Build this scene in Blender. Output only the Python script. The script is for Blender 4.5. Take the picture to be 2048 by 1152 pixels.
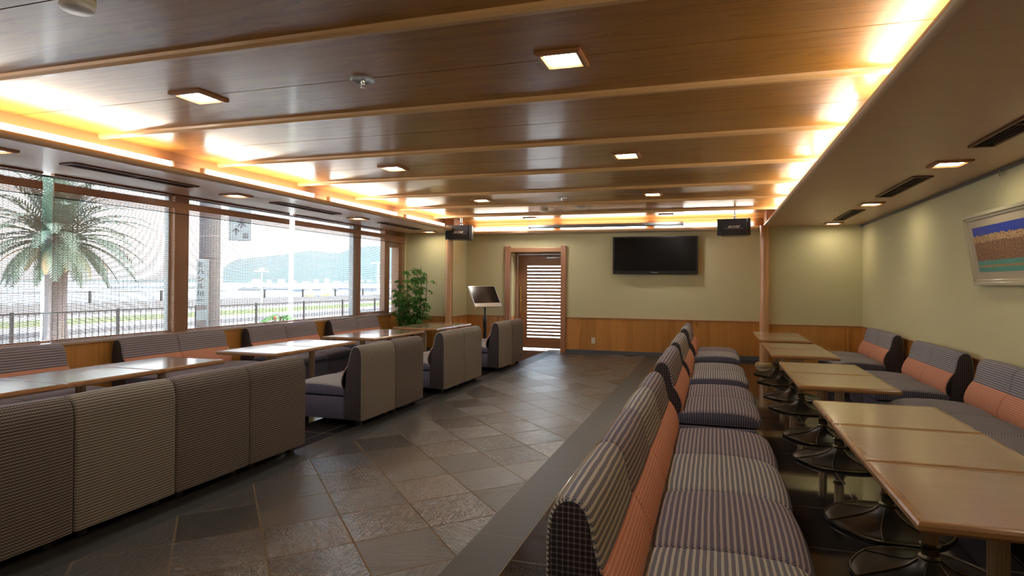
import bpy, bmesh, math, random
from mathutils import Vector, Matrix

# ------------------------------------------------------------------ camera, world, light, exposure
for o in list(bpy.data.objects):
    bpy.data.objects.remove(o, do_unlink=True)
SC = bpy.context.scene
COL = SC.collection
PI = math.pi
W_, H_ = 2048.0, 1152.0
F_PX, CXP, CYP = 1186.12, 1075.0, 558.03
YAW, PITCH, ROLL = math.radians(16.5388), math.radians(0.4591), math.radians(0.3979)
EYE = 1.35
cam_d = bpy.data.cameras.new('camera')
cam = bpy.data.objects.new('camera', cam_d)
COL.objects.link(cam)
fv = Vector((-math.sin(YAW) * math.cos(PITCH), math.cos(YAW) * math.cos(PITCH), math.sin(PITCH)))
r0 = Vector((math.cos(YAW), math.sin(YAW), 0))
u0 = r0.cross(fv)
rv = r0 * math.cos(ROLL) + u0 * math.sin(ROLL)
uv_ = u0 * math.cos(ROLL) - r0 * math.sin(ROLL)
cam.matrix_world = Matrix(((rv.x, uv_.x, -fv.x, 0), (rv.y, uv_.y, -fv.y, 0), (rv.z, uv_.z, -fv.z, EYE), (0, 0, 0, 1)))
cam_d.sensor_fit = 'HORIZONTAL'
cam_d.sensor_width = 36.0
cam_d.lens = F_PX * 36.0 / W_
cam_d.shift_x = (W_ / 2 - CXP) / W_
cam_d.shift_y = (CYP - H_ / 2) / W_
cam_d.clip_start = 0.05
cam_d.clip_end = 20000
SC.camera = cam

world = bpy.data.worlds.new('sky')
SC.world = world
world.use_nodes = True
wn = world.node_tree
wn.nodes.clear()
wo = wn.nodes.new('ShaderNodeOutputWorld')
wb = wn.nodes.new('ShaderNodeBackground')
ws = wn.nodes.new('ShaderNodeTexSky')
ws.sky_type = 'NISHITA'
ws.sun_disc = False
ws.sun_elevation = math.radians(48)
ws.sun_rotation = math.radians(70)
ws.air_density = 1.0
ws.dust_density = 3.0
ws.ozone_density = 1.0
wn.links.new(ws.outputs[0], wb.inputs[0])
wb.inputs[1].default_value = 0.35
wn.links.new(wb.outputs[0], wo.inputs[0])

sun_d = bpy.data.lights.new('sun', 'SUN')
sun_d.energy = 1.2
sun_d.angle = math.radians(1.0)
sun_d.color = (1.0, 0.95, 0.88)
sun = bpy.data.objects.new('sun', sun_d)
COL.objects.link(sun)
# the sun stands behind the building, over the land side
sun.rotation_euler = Vector((-0.62, 0.25, -0.74)).to_track_quat('-Z', 'Y').to_euler()

# daylight enters through the window wall: a light portal, it emits nothing of its own
pd = bpy.data.lights.new('window_daylight_portal', 'AREA')
pd.shape = 'RECTANGLE'
pd.size = 9.8
pd.size_y = 1.7
pd.cycles.is_portal = True
po = bpy.data.objects.new('window_daylight_portal', pd)
COL.objects.link(po)
po.location = (-6.3, 5.7, 1.55)
po.rotation_euler = (0, -PI / 2, 0)

SC.view_settings.view_transform = 'Standard'
SC.view_settings.look = 'None'
SC.view_settings.exposure = 2.82
SC.view_settings.gamma = 1.0
SC.view_settings.use_curve_mapping = False
TUBE_E = 4.1
PANEL_E = 15.0
SOFFIT_PANEL_E = 6.5
cy = SC.cycles
cy.use_denoising = True
try:
    cy.denoiser = 'OPENIMAGEDENOISE'
except Exception:
    pass
cy.max_bounces = 7
cy.diffuse_bounces = 4
cy.glossy_bounces = 3
cy.transmission_bounces = 3
cy.transparent_max_bounces = 12
cy.sample_clamp_indirect = 8.0
cy.caustics_reflective = False
cy.caustics_refractive = False
cy.use_light_tree = True

# ------------------------------------------------------------------ materials
MATS = {}


class NT:
    def __init__(self, name):
        self.m = bpy.data.materials.new(name)
        self.m.use_nodes = True
        self.t = self.m.node_tree
        self.b = self.t.nodes['Principled BSDF']
        MATS[name] = self.m

    def n(self, typ, **kw):
        nd = self.t.nodes.new(typ)
        for k, v in kw.items():
            setattr(nd, k, v)
        return nd

    def l(self, a, b):
        self.t.links.new(a, b)

    def math(self, op, a, b=None, c=None, clamp=False):
        nd = self.n('ShaderNodeMath', operation=op, use_clamp=clamp)
        for i, v in enumerate((a, b, c)):
            if v is None:
                continue
            if isinstance(v, (int, float)):
                nd.inputs[i].default_value = v
            else:
                self.l(v, nd.inputs[i])
        return nd.outputs[0]

    def mix(self, f, a, b, blend='MIX'):
        nd = self.n('ShaderNodeMix', data_type='RGBA', blend_type=blend)
        for s, v in ((nd.inputs[0], f), (nd.inputs[6], a), (nd.inputs[7], b)):
            if isinstance(v, (int, float)):
                s.default_value = v
            elif isinstance(v, tuple):
                s.default_value = (v[0], v[1], v[2], 1)
            else:
                self.l(v, s)
        return nd.outputs[2]

    def coords(self, kind='Object'):
        return self.n('ShaderNodeTexCoord').outputs[kind]

    def mapping(self, vec, scale=(1, 1, 1), loc=(0, 0, 0), rot=(0, 0, 0)):
        nd = self.n('ShaderNodeMapping')
        nd.inputs['Scale'].default_value = scale
        nd.inputs['Location'].default_value = loc
        nd.inputs['Rotation'].default_value = rot
        self.l(vec, nd.inputs[0])
        return nd.outputs[0]

    def noise(self, vec, scale=5, detail=3, rough=0.5, dist=0.0):
        nd = self.n('ShaderNodeTexNoise')
        nd.inputs['Scale'].default_value = scale
        nd.inputs['Detail'].default_value = detail
        nd.inputs['Roughness'].default_value = rough
        nd.inputs['Distortion'].default_value = dist
        self.l(vec, nd.inputs['Vector'])
        return nd.outputs[0]

    def ramp(self, fac, stops):
        nd = self.n('ShaderNodeValToRGB')
        cr = nd.color_ramp
        while len(cr.elements) < len(stops):
            cr.elements.new(0.5)
        for e, (p, c) in zip(cr.elements, stops):
            e.position = p
            e.color = (c[0], c[1], c[2], 1)
        self.l(fac, nd.inputs[0])
        return nd.outputs[0]

    def bump(self, h, strength=0.3, dist=0.01):
        nd = self.n('ShaderNodeBump')
        nd.inputs['Strength'].default_value = strength
        nd.inputs['Distance'].default_value = dist
        self.l(h, nd.inputs['Height'])
        self.l(nd.outputs[0], self.b.inputs['Normal'])

    def col(self, v):
        if isinstance(v, tuple):
            self.b.inputs['Base Color'].default_value = (v[0], v[1], v[2], 1)
        else:
            self.l(v, self.b.inputs['Base Color'])

    def set(self, **kw):
        for k, v in kw.items():
            k = k.replace('_', ' ')
            s = self.b.inputs[k]
            if isinstance(v, (int, float, tuple)):
                s.default_value = v
            else:
                self.l(v, s)


def plain(name, c, rough=0.5, metal=0.0, spec=0.5, coat=0.0, bump=None):
    t = NT(name)
    t.col(c)
    t.set(Roughness=rough, Metallic=metal, Specular_IOR_Level=spec, Coat_Weight=coat)
    if bump:
        t.bump(t.noise(t.coords(), bump[0], 4), bump[1], bump[2])
    return t.m


def wood(name, dark, light, axis='x', grain=14.0, rough=0.4, coat=0.0, island=0.0, figure=0.5, scale=1.0):
    """wood with grain running along one axis of the object"""
    t = NT(name)
    co = t.coords()
    s = [1.0 * scale, 1.0 * scale, 1.0 * scale]
    long_ = 'xyz'.index(axis)
    stretch = [7.0 * scale] * 3
    stretch[long_] = 0.55 * scale
    vec = co
    if island > 0:
        geo = t.n('ShaderNodeNewGeometry')
        rnd = geo.outputs['Random Per Island']
        cmb = t.n('ShaderNodeCombineXYZ')
        for i in range(3):
            t.l(t.math('MULTIPLY', rnd, 13.7 + 5 * i), cmb.inputs[i])
        va = t.n('ShaderNodeVectorMath', operation='ADD')
        t.l(co, va.inputs[0])
        t.l(cmb.outputs[0], va.inputs[1])
        vec = va.outputs[0]
    m1 = t.mapping(vec, scale=tuple(stretch))
    n1 = t.noise(m1, 1.0, 5, 0.55, 0.6)
    rings = t.math('FRACT', t.math('MULTIPLY', n1, grain * 0.55))
    rings = t.math('POWER', rings, 3.0)
    fine = [60.0 * scale] * 3
    fine[long_] = 1.2 * scale
    n2 = t.noise(t.mapping(vec, scale=tuple(fine)), 1.0, 3, 0.6)
    f = t.math('ADD', t.math('MULTIPLY', rings, figure), t.math('MULTIPLY', n2, 0.55))
    c = t.mix(t.math('MULTIPLY', f, 1.0, clamp=True), light, dark)
    if island > 0:
        hv = t.n('ShaderNodeHueSaturation')
        t.l(c, hv.inputs['Color'])
        t.l(t.math('ADD', t.math('MULTIPLY', rnd, island), 1.0 - island / 2), hv.inputs['Value'])
        c = hv.outputs[0]
    t.col(c)
    t.set(Roughness=rough, Coat_Weight=coat, Coat_Roughness=0.12)
    t.bump(n2, 0.06, 0.004)
    return t.m


wood('ceiling_wood', (0.24, 0.088, 0.013), (0.56, 0.265, 0.046), 'x', 12, 0.34, 0.25, 0.12, 0.42)
wood('soffit_wood', (0.56, 0.36, 0.22), (0.72, 0.50, 0.33), 'x', 5, 0.42, 0.15, 0.0, 0.3)
wood('rib_wood', (0.55, 0.31, 0.115), (0.74, 0.46, 0.20), 'x', 5, 0.35, 0.3, 0.0, 0.2)
wood('nosing_wood', (0.48, 0.33, 0.20), (0.60, 0.44, 0.28), 'y', 5, 0.35, 0.3, 0.0, 0.2)
wood('fascia_wood', (0.24, 0.090, 0.026), (0.33, 0.135, 0.042), 'y', 5, 0.55, 0.0, 0.0, 0.2)
wood('wainscot_wood', (0.26, 0.085, 0.014), (0.66, 0.32, 0.085), 'z', 5, 0.30, 0.35, 0.22, 0.5, 0.55)
wood('trim_wood', (0.33, 0.14, 0.07), (0.48, 0.235, 0.12), 'z', 6, 0.35, 0.25, 0.0, 0.3)
wood('trim_wood_y', (0.36, 0.17, 0.08), (0.52, 0.27, 0.14), 'y', 6, 0.35, 0.25, 0.0, 0.3)
wood('trim_wood_x', (0.34, 0.15, 0.07), (0.48, 0.24, 0.12), 'x', 6, 0.35, 0.25, 0.0, 0.3)
wood('column_wood', (0.52, 0.27, 0.13), (0.68, 0.40, 0.21), 'z', 5, 0.25, 0.5, 0.0, 0.2)
wood('door_wood', (0.26, 0.11, 0.045), (0.42, 0.20, 0.09), 'z', 6, 0.4, 0.1, 0.0, 0.3)
wood('door_wood_x', (0.26, 0.11, 0.045), (0.42, 0.20, 0.09), 'x', 6, 0.4, 0.1, 0.0, 0.3)
wood('edge_wood_x', (0.24, 0.115, 0.042), (0.42, 0.225, 0.095), 'x', 6, 0.25, 0.6, 0.0, 0.4)
wood('bamboo', (0.12, 0.055, 0.025), (0.26, 0.13, 0.06), 'y', 6, 0.5, 0.0, 0.0, 0.3)
wood('valance_wood', (0.26, 0.11, 0.052), (0.38, 0.175, 0.085), 'y', 6, 0.45, 0.1, 0.0, 0.3)
wood('vent_wood', (0.13, 0.050, 0.020), (0.20, 0.085, 0.035), 'y', 6, 0.45, 0.1, 0.0, 0.3)
wood('lamp_frame_wood', (0.30, 0.13, 0.05), (0.45, 0.21, 0.09), 'x', 6, 0.35, 0.3, 0.0, 0.2)

# wallpaper: khaki green woven fabric paper
t = NT('wallpaper')
co = t.coords()
n = t.noise(co, 260, 2)
n2 = t.noise(co, 1.3, 2)
t.col(t.mix(t.math('ADD', t.math('MULTIPLY', n, 0.5), t.math('MULTIPLY', n2, 0.4)), (0.58, 0.54, 0.32), (0.68, 0.635, 0.395)))
t.set(Roughness=0.85, Specular_IOR_Level=0.2)
t.bump(n, 0.15, 0.002)
plain('white_wall', (0.75, 0.73, 0.68), 0.8)

# slate tiles laid diagonally (lattice measured on the floor)
t = NT('slate_tile')
co = t.coords()
sx = t.n('ShaderNodeSeparateXYZ')
t.l(co, sx.inputs[0])
X, Y = sx.outputs[0], sx.outputs[1]
P = 0.582
dx = t.math('ADD', X, 2.95)
dy = t.math('SUBTRACT', Y, 3.86)
uu = t.math('DIVIDE', t.math('ADD', dx, dy), P)
vv = t.math('DIVIDE', t.math('SUBTRACT', dx, dy), P)
fu, fvv = t.math('FLOOR', uu), t.math('FLOOR', vv)
cell = t.n('ShaderNodeCombineXYZ')
t.l(fu, cell.inputs[0])
t.l(fvv, cell.inputs[1])
wnz = t.n('ShaderNodeTexWhiteNoise')
t.l(cell.outputs[0], wnz.inputs['Vector'])
gu = t.math('MINIMUM', t.math('FRACT', uu), t.math('SUBTRACT', 1.0, t.math('FRACT', uu)))
gv = t.math('MINIMUM', t.math('FRACT', vv), t.math('SUBTRACT', 1.0, t.math('FRACT', vv)))
grout = t.math('LESS_THAN', t.math('MINIMUM', gu, gv), 0.0115)
# riven relief: each tile has its own direction
ang = t.math('MULTIPLY', wnz.outputs['Value'], 6.28)
rot = t.n('ShaderNodeVectorRotate', rotation_type='Z_AXIS')
t.l(co, rot.inputs['Vector'])
t.l(ang, rot.inputs['Angle'])
off = t.n('ShaderNodeVectorMath', operation='ADD')
t.l(rot.outputs[0], off.inputs[0])
t.l(wnz.outputs['Color'], off.inputs[1])
riv = t.noise(t.mapping(off.outputs[0], scale=(9, 42, 9)), 1.0, 4, 0.55, 1.6)
spk = t.noise(co, 90, 3, 0.7)
tone = t.math('ADD', t.math('MULTIPLY', wnz.outputs['Value'], 0.55), t.math('MULTIPLY', riv, 0.45))
base = t.mix(tone, (0.033, 0.031, 0.029), (0.085, 0.080, 0.073))
base = t.mix(t.math('MULTIPLY', spk, 0.35), base, (0.11, 0.10, 0.095))
t.col(t.mix(grout, base, (0.17, 0.125, 0.08)))
t.set(Roughness=t.math('ADD', t.math('MULTIPLY', grout, 0.6), t.math('ADD', t.math('MULTIPLY', spk, 0.16), t.math('ADD', 0.17, t.math('MULTIPLY', wnz.outputs['Value'], 0.08)))), Specular_IOR_Level=t.math('SUBTRACT', 0.85, t.math('MULTIPLY', grout, 0.8)))
t.bump(t.math('SUBTRACT', t.math('ADD', riv, t.math('MULTIPLY', spk, 0.08)), t.math('MULTIPLY', grout, 0.8)), 0.6, 0.008)

t = NT('band_stone')
co = t.coords()
sp = t.noise(co, 120, 4, 0.7)
sx = t.n('ShaderNodeSeparateXYZ')
t.l(co, sx.inputs[0])
jy = t.math('FRACT', t.math('DIVIDE', sx.outputs[1], 0.60))
j = t.math('LESS_THAN', jy, 0.006)
t.col(t.mix(j, t.mix(sp, (0.026, 0.026, 0.025), (0.055, 0.055, 0.051)), (0.14, 0.12, 0.09)))
t.set(Roughness=t.math('ADD', t.math('MULTIPLY', sp, 0.2), 0.34))
t.bump(sp, 0.25, 0.002)

t = NT('polished_granite')
co = t.coords()
sp = t.noise(co, 150, 3, 0.8)
sp2 = t.noise(co, 60, 2, 0.6)
sx = t.n('ShaderNodeSeparateXYZ')
t.l(co, sx.inputs[0])
jx = t.math('FRACT', t.math('DIVIDE', t.math('ADD', sx.outputs[0], 0.35), 0.60))
jy = t.math('FRACT', t.math('DIVIDE', t.math('ADD', sx.outputs[1], 0.25), 0.60))
j = t.math('LESS_THAN', t.math('MINIMUM', jx, jy), 0.008)
spk = t.math('GREATER_THAN', sp, 0.55)
b = t.mix(sp2, (0.006, 0.006, 0.007), (0.016, 0.016, 0.017))
b = t.mix(spk, b, (0.065, 0.055, 0.05))
t.col(t.mix(j, b, (0.26, 0.21, 0.14)))
t.set(Roughness=0.06, Specular_IOR_Level=0.75)

plain('slate_baseboard', (0.10, 0.11, 0.13), 0.55, bump=(80, 0.2, 0.002))

# ---- sofa fabrics, uv in metres (u = across the stripes, v = along the seat row)


def fabric(name, light, dark, mid, period=0.0235, duty=0.42, dot=0.011, mode='stripe', sheen=0.0):
    t = NT(name)
    uvn = t.coords('UV')
    # slight weave irregularity
    wob = t.noise(t.mapping(uvn, scale=(3, 3, 3)), 2.0, 2)
    sx = t.n('ShaderNodeSeparateXYZ')
    t.l(uvn, sx.inputs[0])
    u = t.math('ADD', sx.outputs[0], t.math('MULTIPLY', wob, 0.006))
    v = sx.outputs[1]
    if mode == 'side':
        u, v = v, u
    fu_ = t.math('FRACT', t.math('DIVIDE', u, period))
    fv_ = t.math('FRACT', t.math('DIVIDE', v, dot))
    if mode in ('stripe', 'side'):
        isl = t.math('LESS_THAN', fu_, duty)
        # the dark stripe is two rows of little blocks set off from each other
        half = t.math('GREATER_THAN', fu_, duty + (1 - duty) / 2)
        ph = t.math('FRACT', t.math('ADD', fv_, t.math('MULTIPLY', half, 0.5)))
        dots = t.math('LESS_THAN', ph, 0.55)
        dk = t.mix(dots, mid, dark)
        c = t.mix(isl, dk, light)
    elif mode == 'grid':
        a = t.math('LESS_THAN', fu_, 0.30)
        b_ = t.math('LESS_THAN', fv_, 0.30)
        c = t.mix(a, t.mix(b_, dark, mid), t.mix(b_, mid, light))
    else:  # rows of dashes
        row = t.math('LESS_THAN', fu_, duty)
        ph = t.math('FRACT', t.math('ADD', fv_, 0.0))
        d = t.math('LESS_THAN', ph, 0.68)
        c = t.mix(row, t.mix(d, mid, dark), t.mix(d, mid, light))
    fz = t.noise(t.mapping(uvn, scale=(1, 1, 1)), 700, 2)
    c = t.mix(t.math('MULTIPLY', fz, 0.25), c, mid)
    t.col(c)
    t.set(Roughness=0.92, Specular_IOR_Level=0.15, Sheen_Weight=sheen, Sheen_Roughness=0.5)
    t.bump(t.math('ADD', fu_, fz), 0.12, 0.002)
    return t.m


fabric('fabric_blue_beige', (0.44, 0.40, 0.37), (0.05, 0.06, 0.13), (0.21, 0.215, 0.25), period=0.0175, dot=0.0095)
fabric('fabric_mauve', (0.40, 0.345, 0.33), (0.06, 0.06, 0.12), (0.21, 0.19, 0.215))
fabric('fabric_grey_beige', (0.50, 0.47, 0.41), (0.08, 0.09, 0.14), (0.25, 0.25, 0.26))
fabric('fabric_orange', (0.66, 0.43, 0.32), (0.50, 0.175, 0.105), (0.56, 0.25, 0.165), period=0.016, duty=0.26, dot=0.009)
fabric('fabric_skirt', (0.27, 0.25, 0.30), (0.028, 0.028, 0.06), (0.10, 0.10, 0.15), period=0.017, duty=0.30, mode='side')
fabric('fabric_side', (0.20, 0.165, 0.15), (0.020, 0.016, 0.022), (0.080, 0.064, 0.066), period=0.0165, dot=0.0165, mode='grid')
fabric('fabric_back_brown', (0.34, 0.30, 0.245), (0.040, 0.032, 0.038), (0.155, 0.130, 0.118), period=0.0155, duty=0.5, dot=0.0145, mode='dash')
fabric('fabric_back_beige', (0.46, 0.42, 0.34), (0.07, 0.06, 0.06), (0.235, 0.21, 0.175), period=0.0155, duty=0.5, dot=0.0145, mode='dash')
plain('black_plastic', (0.012, 0.012, 0.013), 0.45)
plain('dark_gap', (0.01, 0.008, 0.006), 0.9)

# tables
t = NT('table_laminate')
co = t.coords()
a = t.noise(t.mapping(co, scale=(3.0, 7.0, 1)), 1.6, 5, 0.6, 0.5)
b_ = t.noise(t.mapping(co, scale=(10.0, 26.0, 1)), 1.6, 4, 0.6)
t.col(t.mix(t.math('ADD', t.math('MULTIPLY', a, 0.7), t.math('MULTIPLY', b_, 0.35)), (0.29, 0.165, 0.095), (0.53, 0.34, 0.205)))
t.set(Roughness=0.30, Specular_IOR_Level=0.5, Coat_Weight=1.0, Coat_Roughness=0.10, Coat_IOR=1.6)
t.bump(b_, 0.02, 0.002)
plain('pedestal_brass', (0.52, 0.40, 0.25), 0.32, 0.6)
t = NT('base_bronze')
co = t.coords()
n_ = t.noise(co, 30, 4, 0.6)
t.col(t.mix(n_, (0.022, 0.018, 0.013), (0.050, 0.041, 0.028)))
t.set(Roughness=0.36, Metallic=0.55)
plain('bronze_edge', (0.13, 0.10, 0.06), 0.35, 0.8)

# fittings
plain('chrome', (0.72, 0.72, 0.72), 0.18, 1.0)
plain('steel', (0.50, 0.52, 0.53), 0.35, 0.9)
plain('screen_plate', (0.55, 0.57, 0.58), 0.35, 0.2)
plain('rail_grey', (0.23, 0.23, 0.24), 0.4, 0.6)
plain('white_plastic', (0.78, 0.76, 0.70), 0.4)
plain('cream_plastic', (0.72, 0.68, 0.50), 0.4)
plain('screen_case_grey', (0.22, 0.23, 0.25), 0.4, 0.2)
plain('tv_black', (0.010, 0.010, 0.012), 0.35)
plain('tv_glass', (0.006, 0.006, 0.007), 0.16, 0, 0.35)
plain('speaker_grille', (0.012, 0.012, 0.016), 0.6, bump=(500, 0.3, 0.001))
plain('speaker_grey', (0.10, 0.11, 0.12), 0.4)
plain('logo_silver', (0.65, 0.65, 0.63), 0.3, 0.5)
plain('silver_plastic', (0.55, 0.54, 0.50), 0.3, 0.3)
plain('brass', (0.75, 0.50, 0.16), 0.2, 1.0)
plain('frame_cream', (0.52, 0.48, 0.34), 0.35, 0, 0.5, 0.3)
plain('mat_board', (0.47, 0.40, 0.30), 0.8)
plain('vent_dark', (0.030, 0.016, 0.010), 0.7)
plain('window_alu', (0.42, 0.43, 0.42), 0.4, 0.5)
plain('threshold_metal', (0.6, 0.6, 0.6), 0.3, 0.9)
plain('cord_tan', (0.16, 0.12, 0.09), 0.7)
plain('column_base_stone', (0.42, 0.33, 0.17), 0.3, 0, 0.5, 0.4)
plain('curtain_sheer', (0.70, 0.74, 0.68), 0.8)


def emitter(name, c, s):
    t = NT(name)
    t.t.nodes.remove(t.b)
    e = t.n('ShaderNodeEmission')
    e.inputs[0].default_value = (c[0], c[1], c[2], 1)
    e.inputs[1].default_value = s
    t.l(e.outputs[0], t.t.nodes['Material Output'].inputs[0])
    return t.m


emitter('tube_light', (1.0, 0.94, 0.82), TUBE_E)
emitter('panel_light', (1.0, 0.95, 0.86), PANEL_E)
emitter('panel_light_soft', (1.0, 0.86, 0.62), SOFFIT_PANEL_E)

t = NT('window_glass')
t.t.nodes.remove(t.b)
tr = t.n('ShaderNodeBsdfTransparent')
tr.inputs[0].default_value = (0.93, 0.97, 0.96, 1)
gl = t.n('ShaderNodeBsdfGlossy')
gl.inputs['Roughness'].default_value = 0.0
fr = t.n('ShaderNodeFresnel')
fr.inputs[0].default_value = 1.45
mx = t.n('ShaderNodeMixShader')
bf = t.n('ShaderNodeNewGeometry')
t.l(t.math('MULTIPLY', fr.outputs[0], t.math('SUBTRACT', 1.0, bf.outputs['Backfacing'])), mx.inputs[0])
t.l(tr.outputs[0], mx.inputs[1])
t.l(gl.outputs[0], mx.inputs[2])
t.l(mx.outputs[0], t.t.nodes['Material Output'].inputs[0])

# plants
t = NT('leaf_green')
co = t.coords()
geo = t.n('ShaderNodeNewGeometry')
r_ = geo.outputs['Random Per Island']
t.col(t.mix(r_, (0.03, 0.13, 0.025), (0.14, 0.34, 0.06)))
t.set(Roughness=0.35, Specular_IOR_Level=0.5)
tl = t.n('ShaderNodeBsdfTranslucent')
tl.inputs[0].default_value = (0.12, 0.30, 0.04, 1)
mx = t.n('ShaderNodeMixShader')
mx.inputs[0].default_value = 0.3
t.l(t.b.outputs[0], mx.inputs[1])
t.l(tl.outputs[0], mx.inputs[2])
t.l(mx.outputs[0], t.t.nodes['Material Output'].inputs[0])
plain('stem_brown', (0.12, 0.08, 0.045), 0.8)
plain('pot_white', (0.55, 0.52, 0.47), 0.4)
plain('soil', (0.04, 0.028, 0.02), 0.95)
plain('palm_leaf', (0.075, 0.105, 0.072), 0.6)
plain('palm_dry', (0.30, 0.20, 0.10), 0.8)
plain('palm_trunk', (0.14, 0.11, 0.10), 0.9, bump=(18, 0.8, 0.05))
plain('hedge_green', (0.06, 0.13, 0.03), 0.7)
# outside
t = NT('concrete_ground')
co = t.coords()
t.col(t.mix(t.noise(co, 0.6, 4), (0.42, 0.42, 0.40), (0.58, 0.57, 0.54)))
t.set(Roughness=0.9)
plain('asphalt', (0.16, 0.16, 0.165), 0.9)
plain('lawn', (0.16, 0.22, 0.07), 0.9, bump=(20, 0.5, 0.05))
plain('seawall_concrete', (0.13, 0.13, 0.14), 0.9)
t = NT('sea_water')
co = t.coords()
t.col((0.45, 0.52, 0.55))
t.set(Roughness=0.35)
t.bump(t.noise(co, 0.4, 3), 0.5, 0.3)
t = NT('forest_hill')
co = t.coords()
t.col(t.mix(t.noise(co, 0.02, 6, 0.7), (0.025, 0.055, 0.045), (0.055, 0.09, 0.065)))
t.set(Roughness=1.0, Specular_IOR_Level=0.0)
plain('breakwater_rock', (0.12, 0.14, 0.16), 0.9)
plain('fence_black', (0.02, 0.02, 0.022), 0.5)
plain('pole_concrete', (0.11, 0.10, 0.098), 0.85, bump=(25, 0.2, 0.01))
plain('sign_white', (0.20, 0.225, 0.23), 0.5)
plain('sign_ink', (0.02, 0.02, 0.025), 0.6)
plain('paint_white', (0.75, 0.75, 0.75), 0.5)
plain('paint_blue', (0.05, 0.12, 0.30), 0.5)
plain('paint_yellow', (0.55, 0.40, 0.06), 0.5)
plain('galvanised', (0.40, 0.42, 0.43), 0.5, 0.5)
plain('red_flower', (0.5, 0.05, 0.04), 0.6)
M = MATS

# picture: a generic landscape (sky, hill town, trees, water), painted procedurally
t = NT('landscape_picture')
co = t.coords('UV')
sx = t.n('ShaderNodeSeparateXYZ')
t.l(co, sx.inputs[0])
U, V = sx.outputs[0], sx.outputs[1]
nn = t.noise(t.mapping(co, scale=(14, 1, 1)), 1.0, 4, 0.7)
nf = t.noise(t.mapping(co, scale=(34, 22, 1)), 1.0, 5, 0.75)
sky_line = t.math('GREATER_THAN', V, t.math('ADD', 0.70, t.math('MULTIPLY', nn, 0.22)))
water = t.math('LESS_THAN', V, t.math('ADD', 0.24, t.math('MULTIPLY', nf, 0.03)))
bank = t.math('MULTIPLY', t.math('LESS_THAN', t.math('ABSOLUTE', t.math('SUBTRACT', V, 0.13)), t.math('MULTIPLY', nn, 0.05)), 1.0)
town = t.math('GREATER_THAN', V, t.math('ADD', 0.60, t.math('MULTIPLY', nn, 0.12)))
land = t.ramp(nf, [(0.32, (0.05, 0.035, 0.06)), (0.48, (0.22, 0.12, 0.09)), (0.60, (0.42, 0.19, 0.06)), (0.72, (0.30, 0.25, 0.22))])
hill = t.mix(town, land, t.ramp(nf, [(0.4, (0.20, 0.12, 0.10)), (0.55, (0.62, 0.40, 0.20)), (0.7, (0.75, 0.58, 0.34))]))
c = t.mix(sky_line, hill, (0.01, 0.05, 0.42))
wcol = t.mix(nf, (0.04, 0.20, 0.20), (0.12, 0.42, 0.36))
c = t.mix(water, c, t.mix(bank, wcol, (0.38, 0.27, 0.14)))
t.col(c)
t.set(Roughness=0.3)

# ------------------------------------------------------------------ mesh helpers


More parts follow.
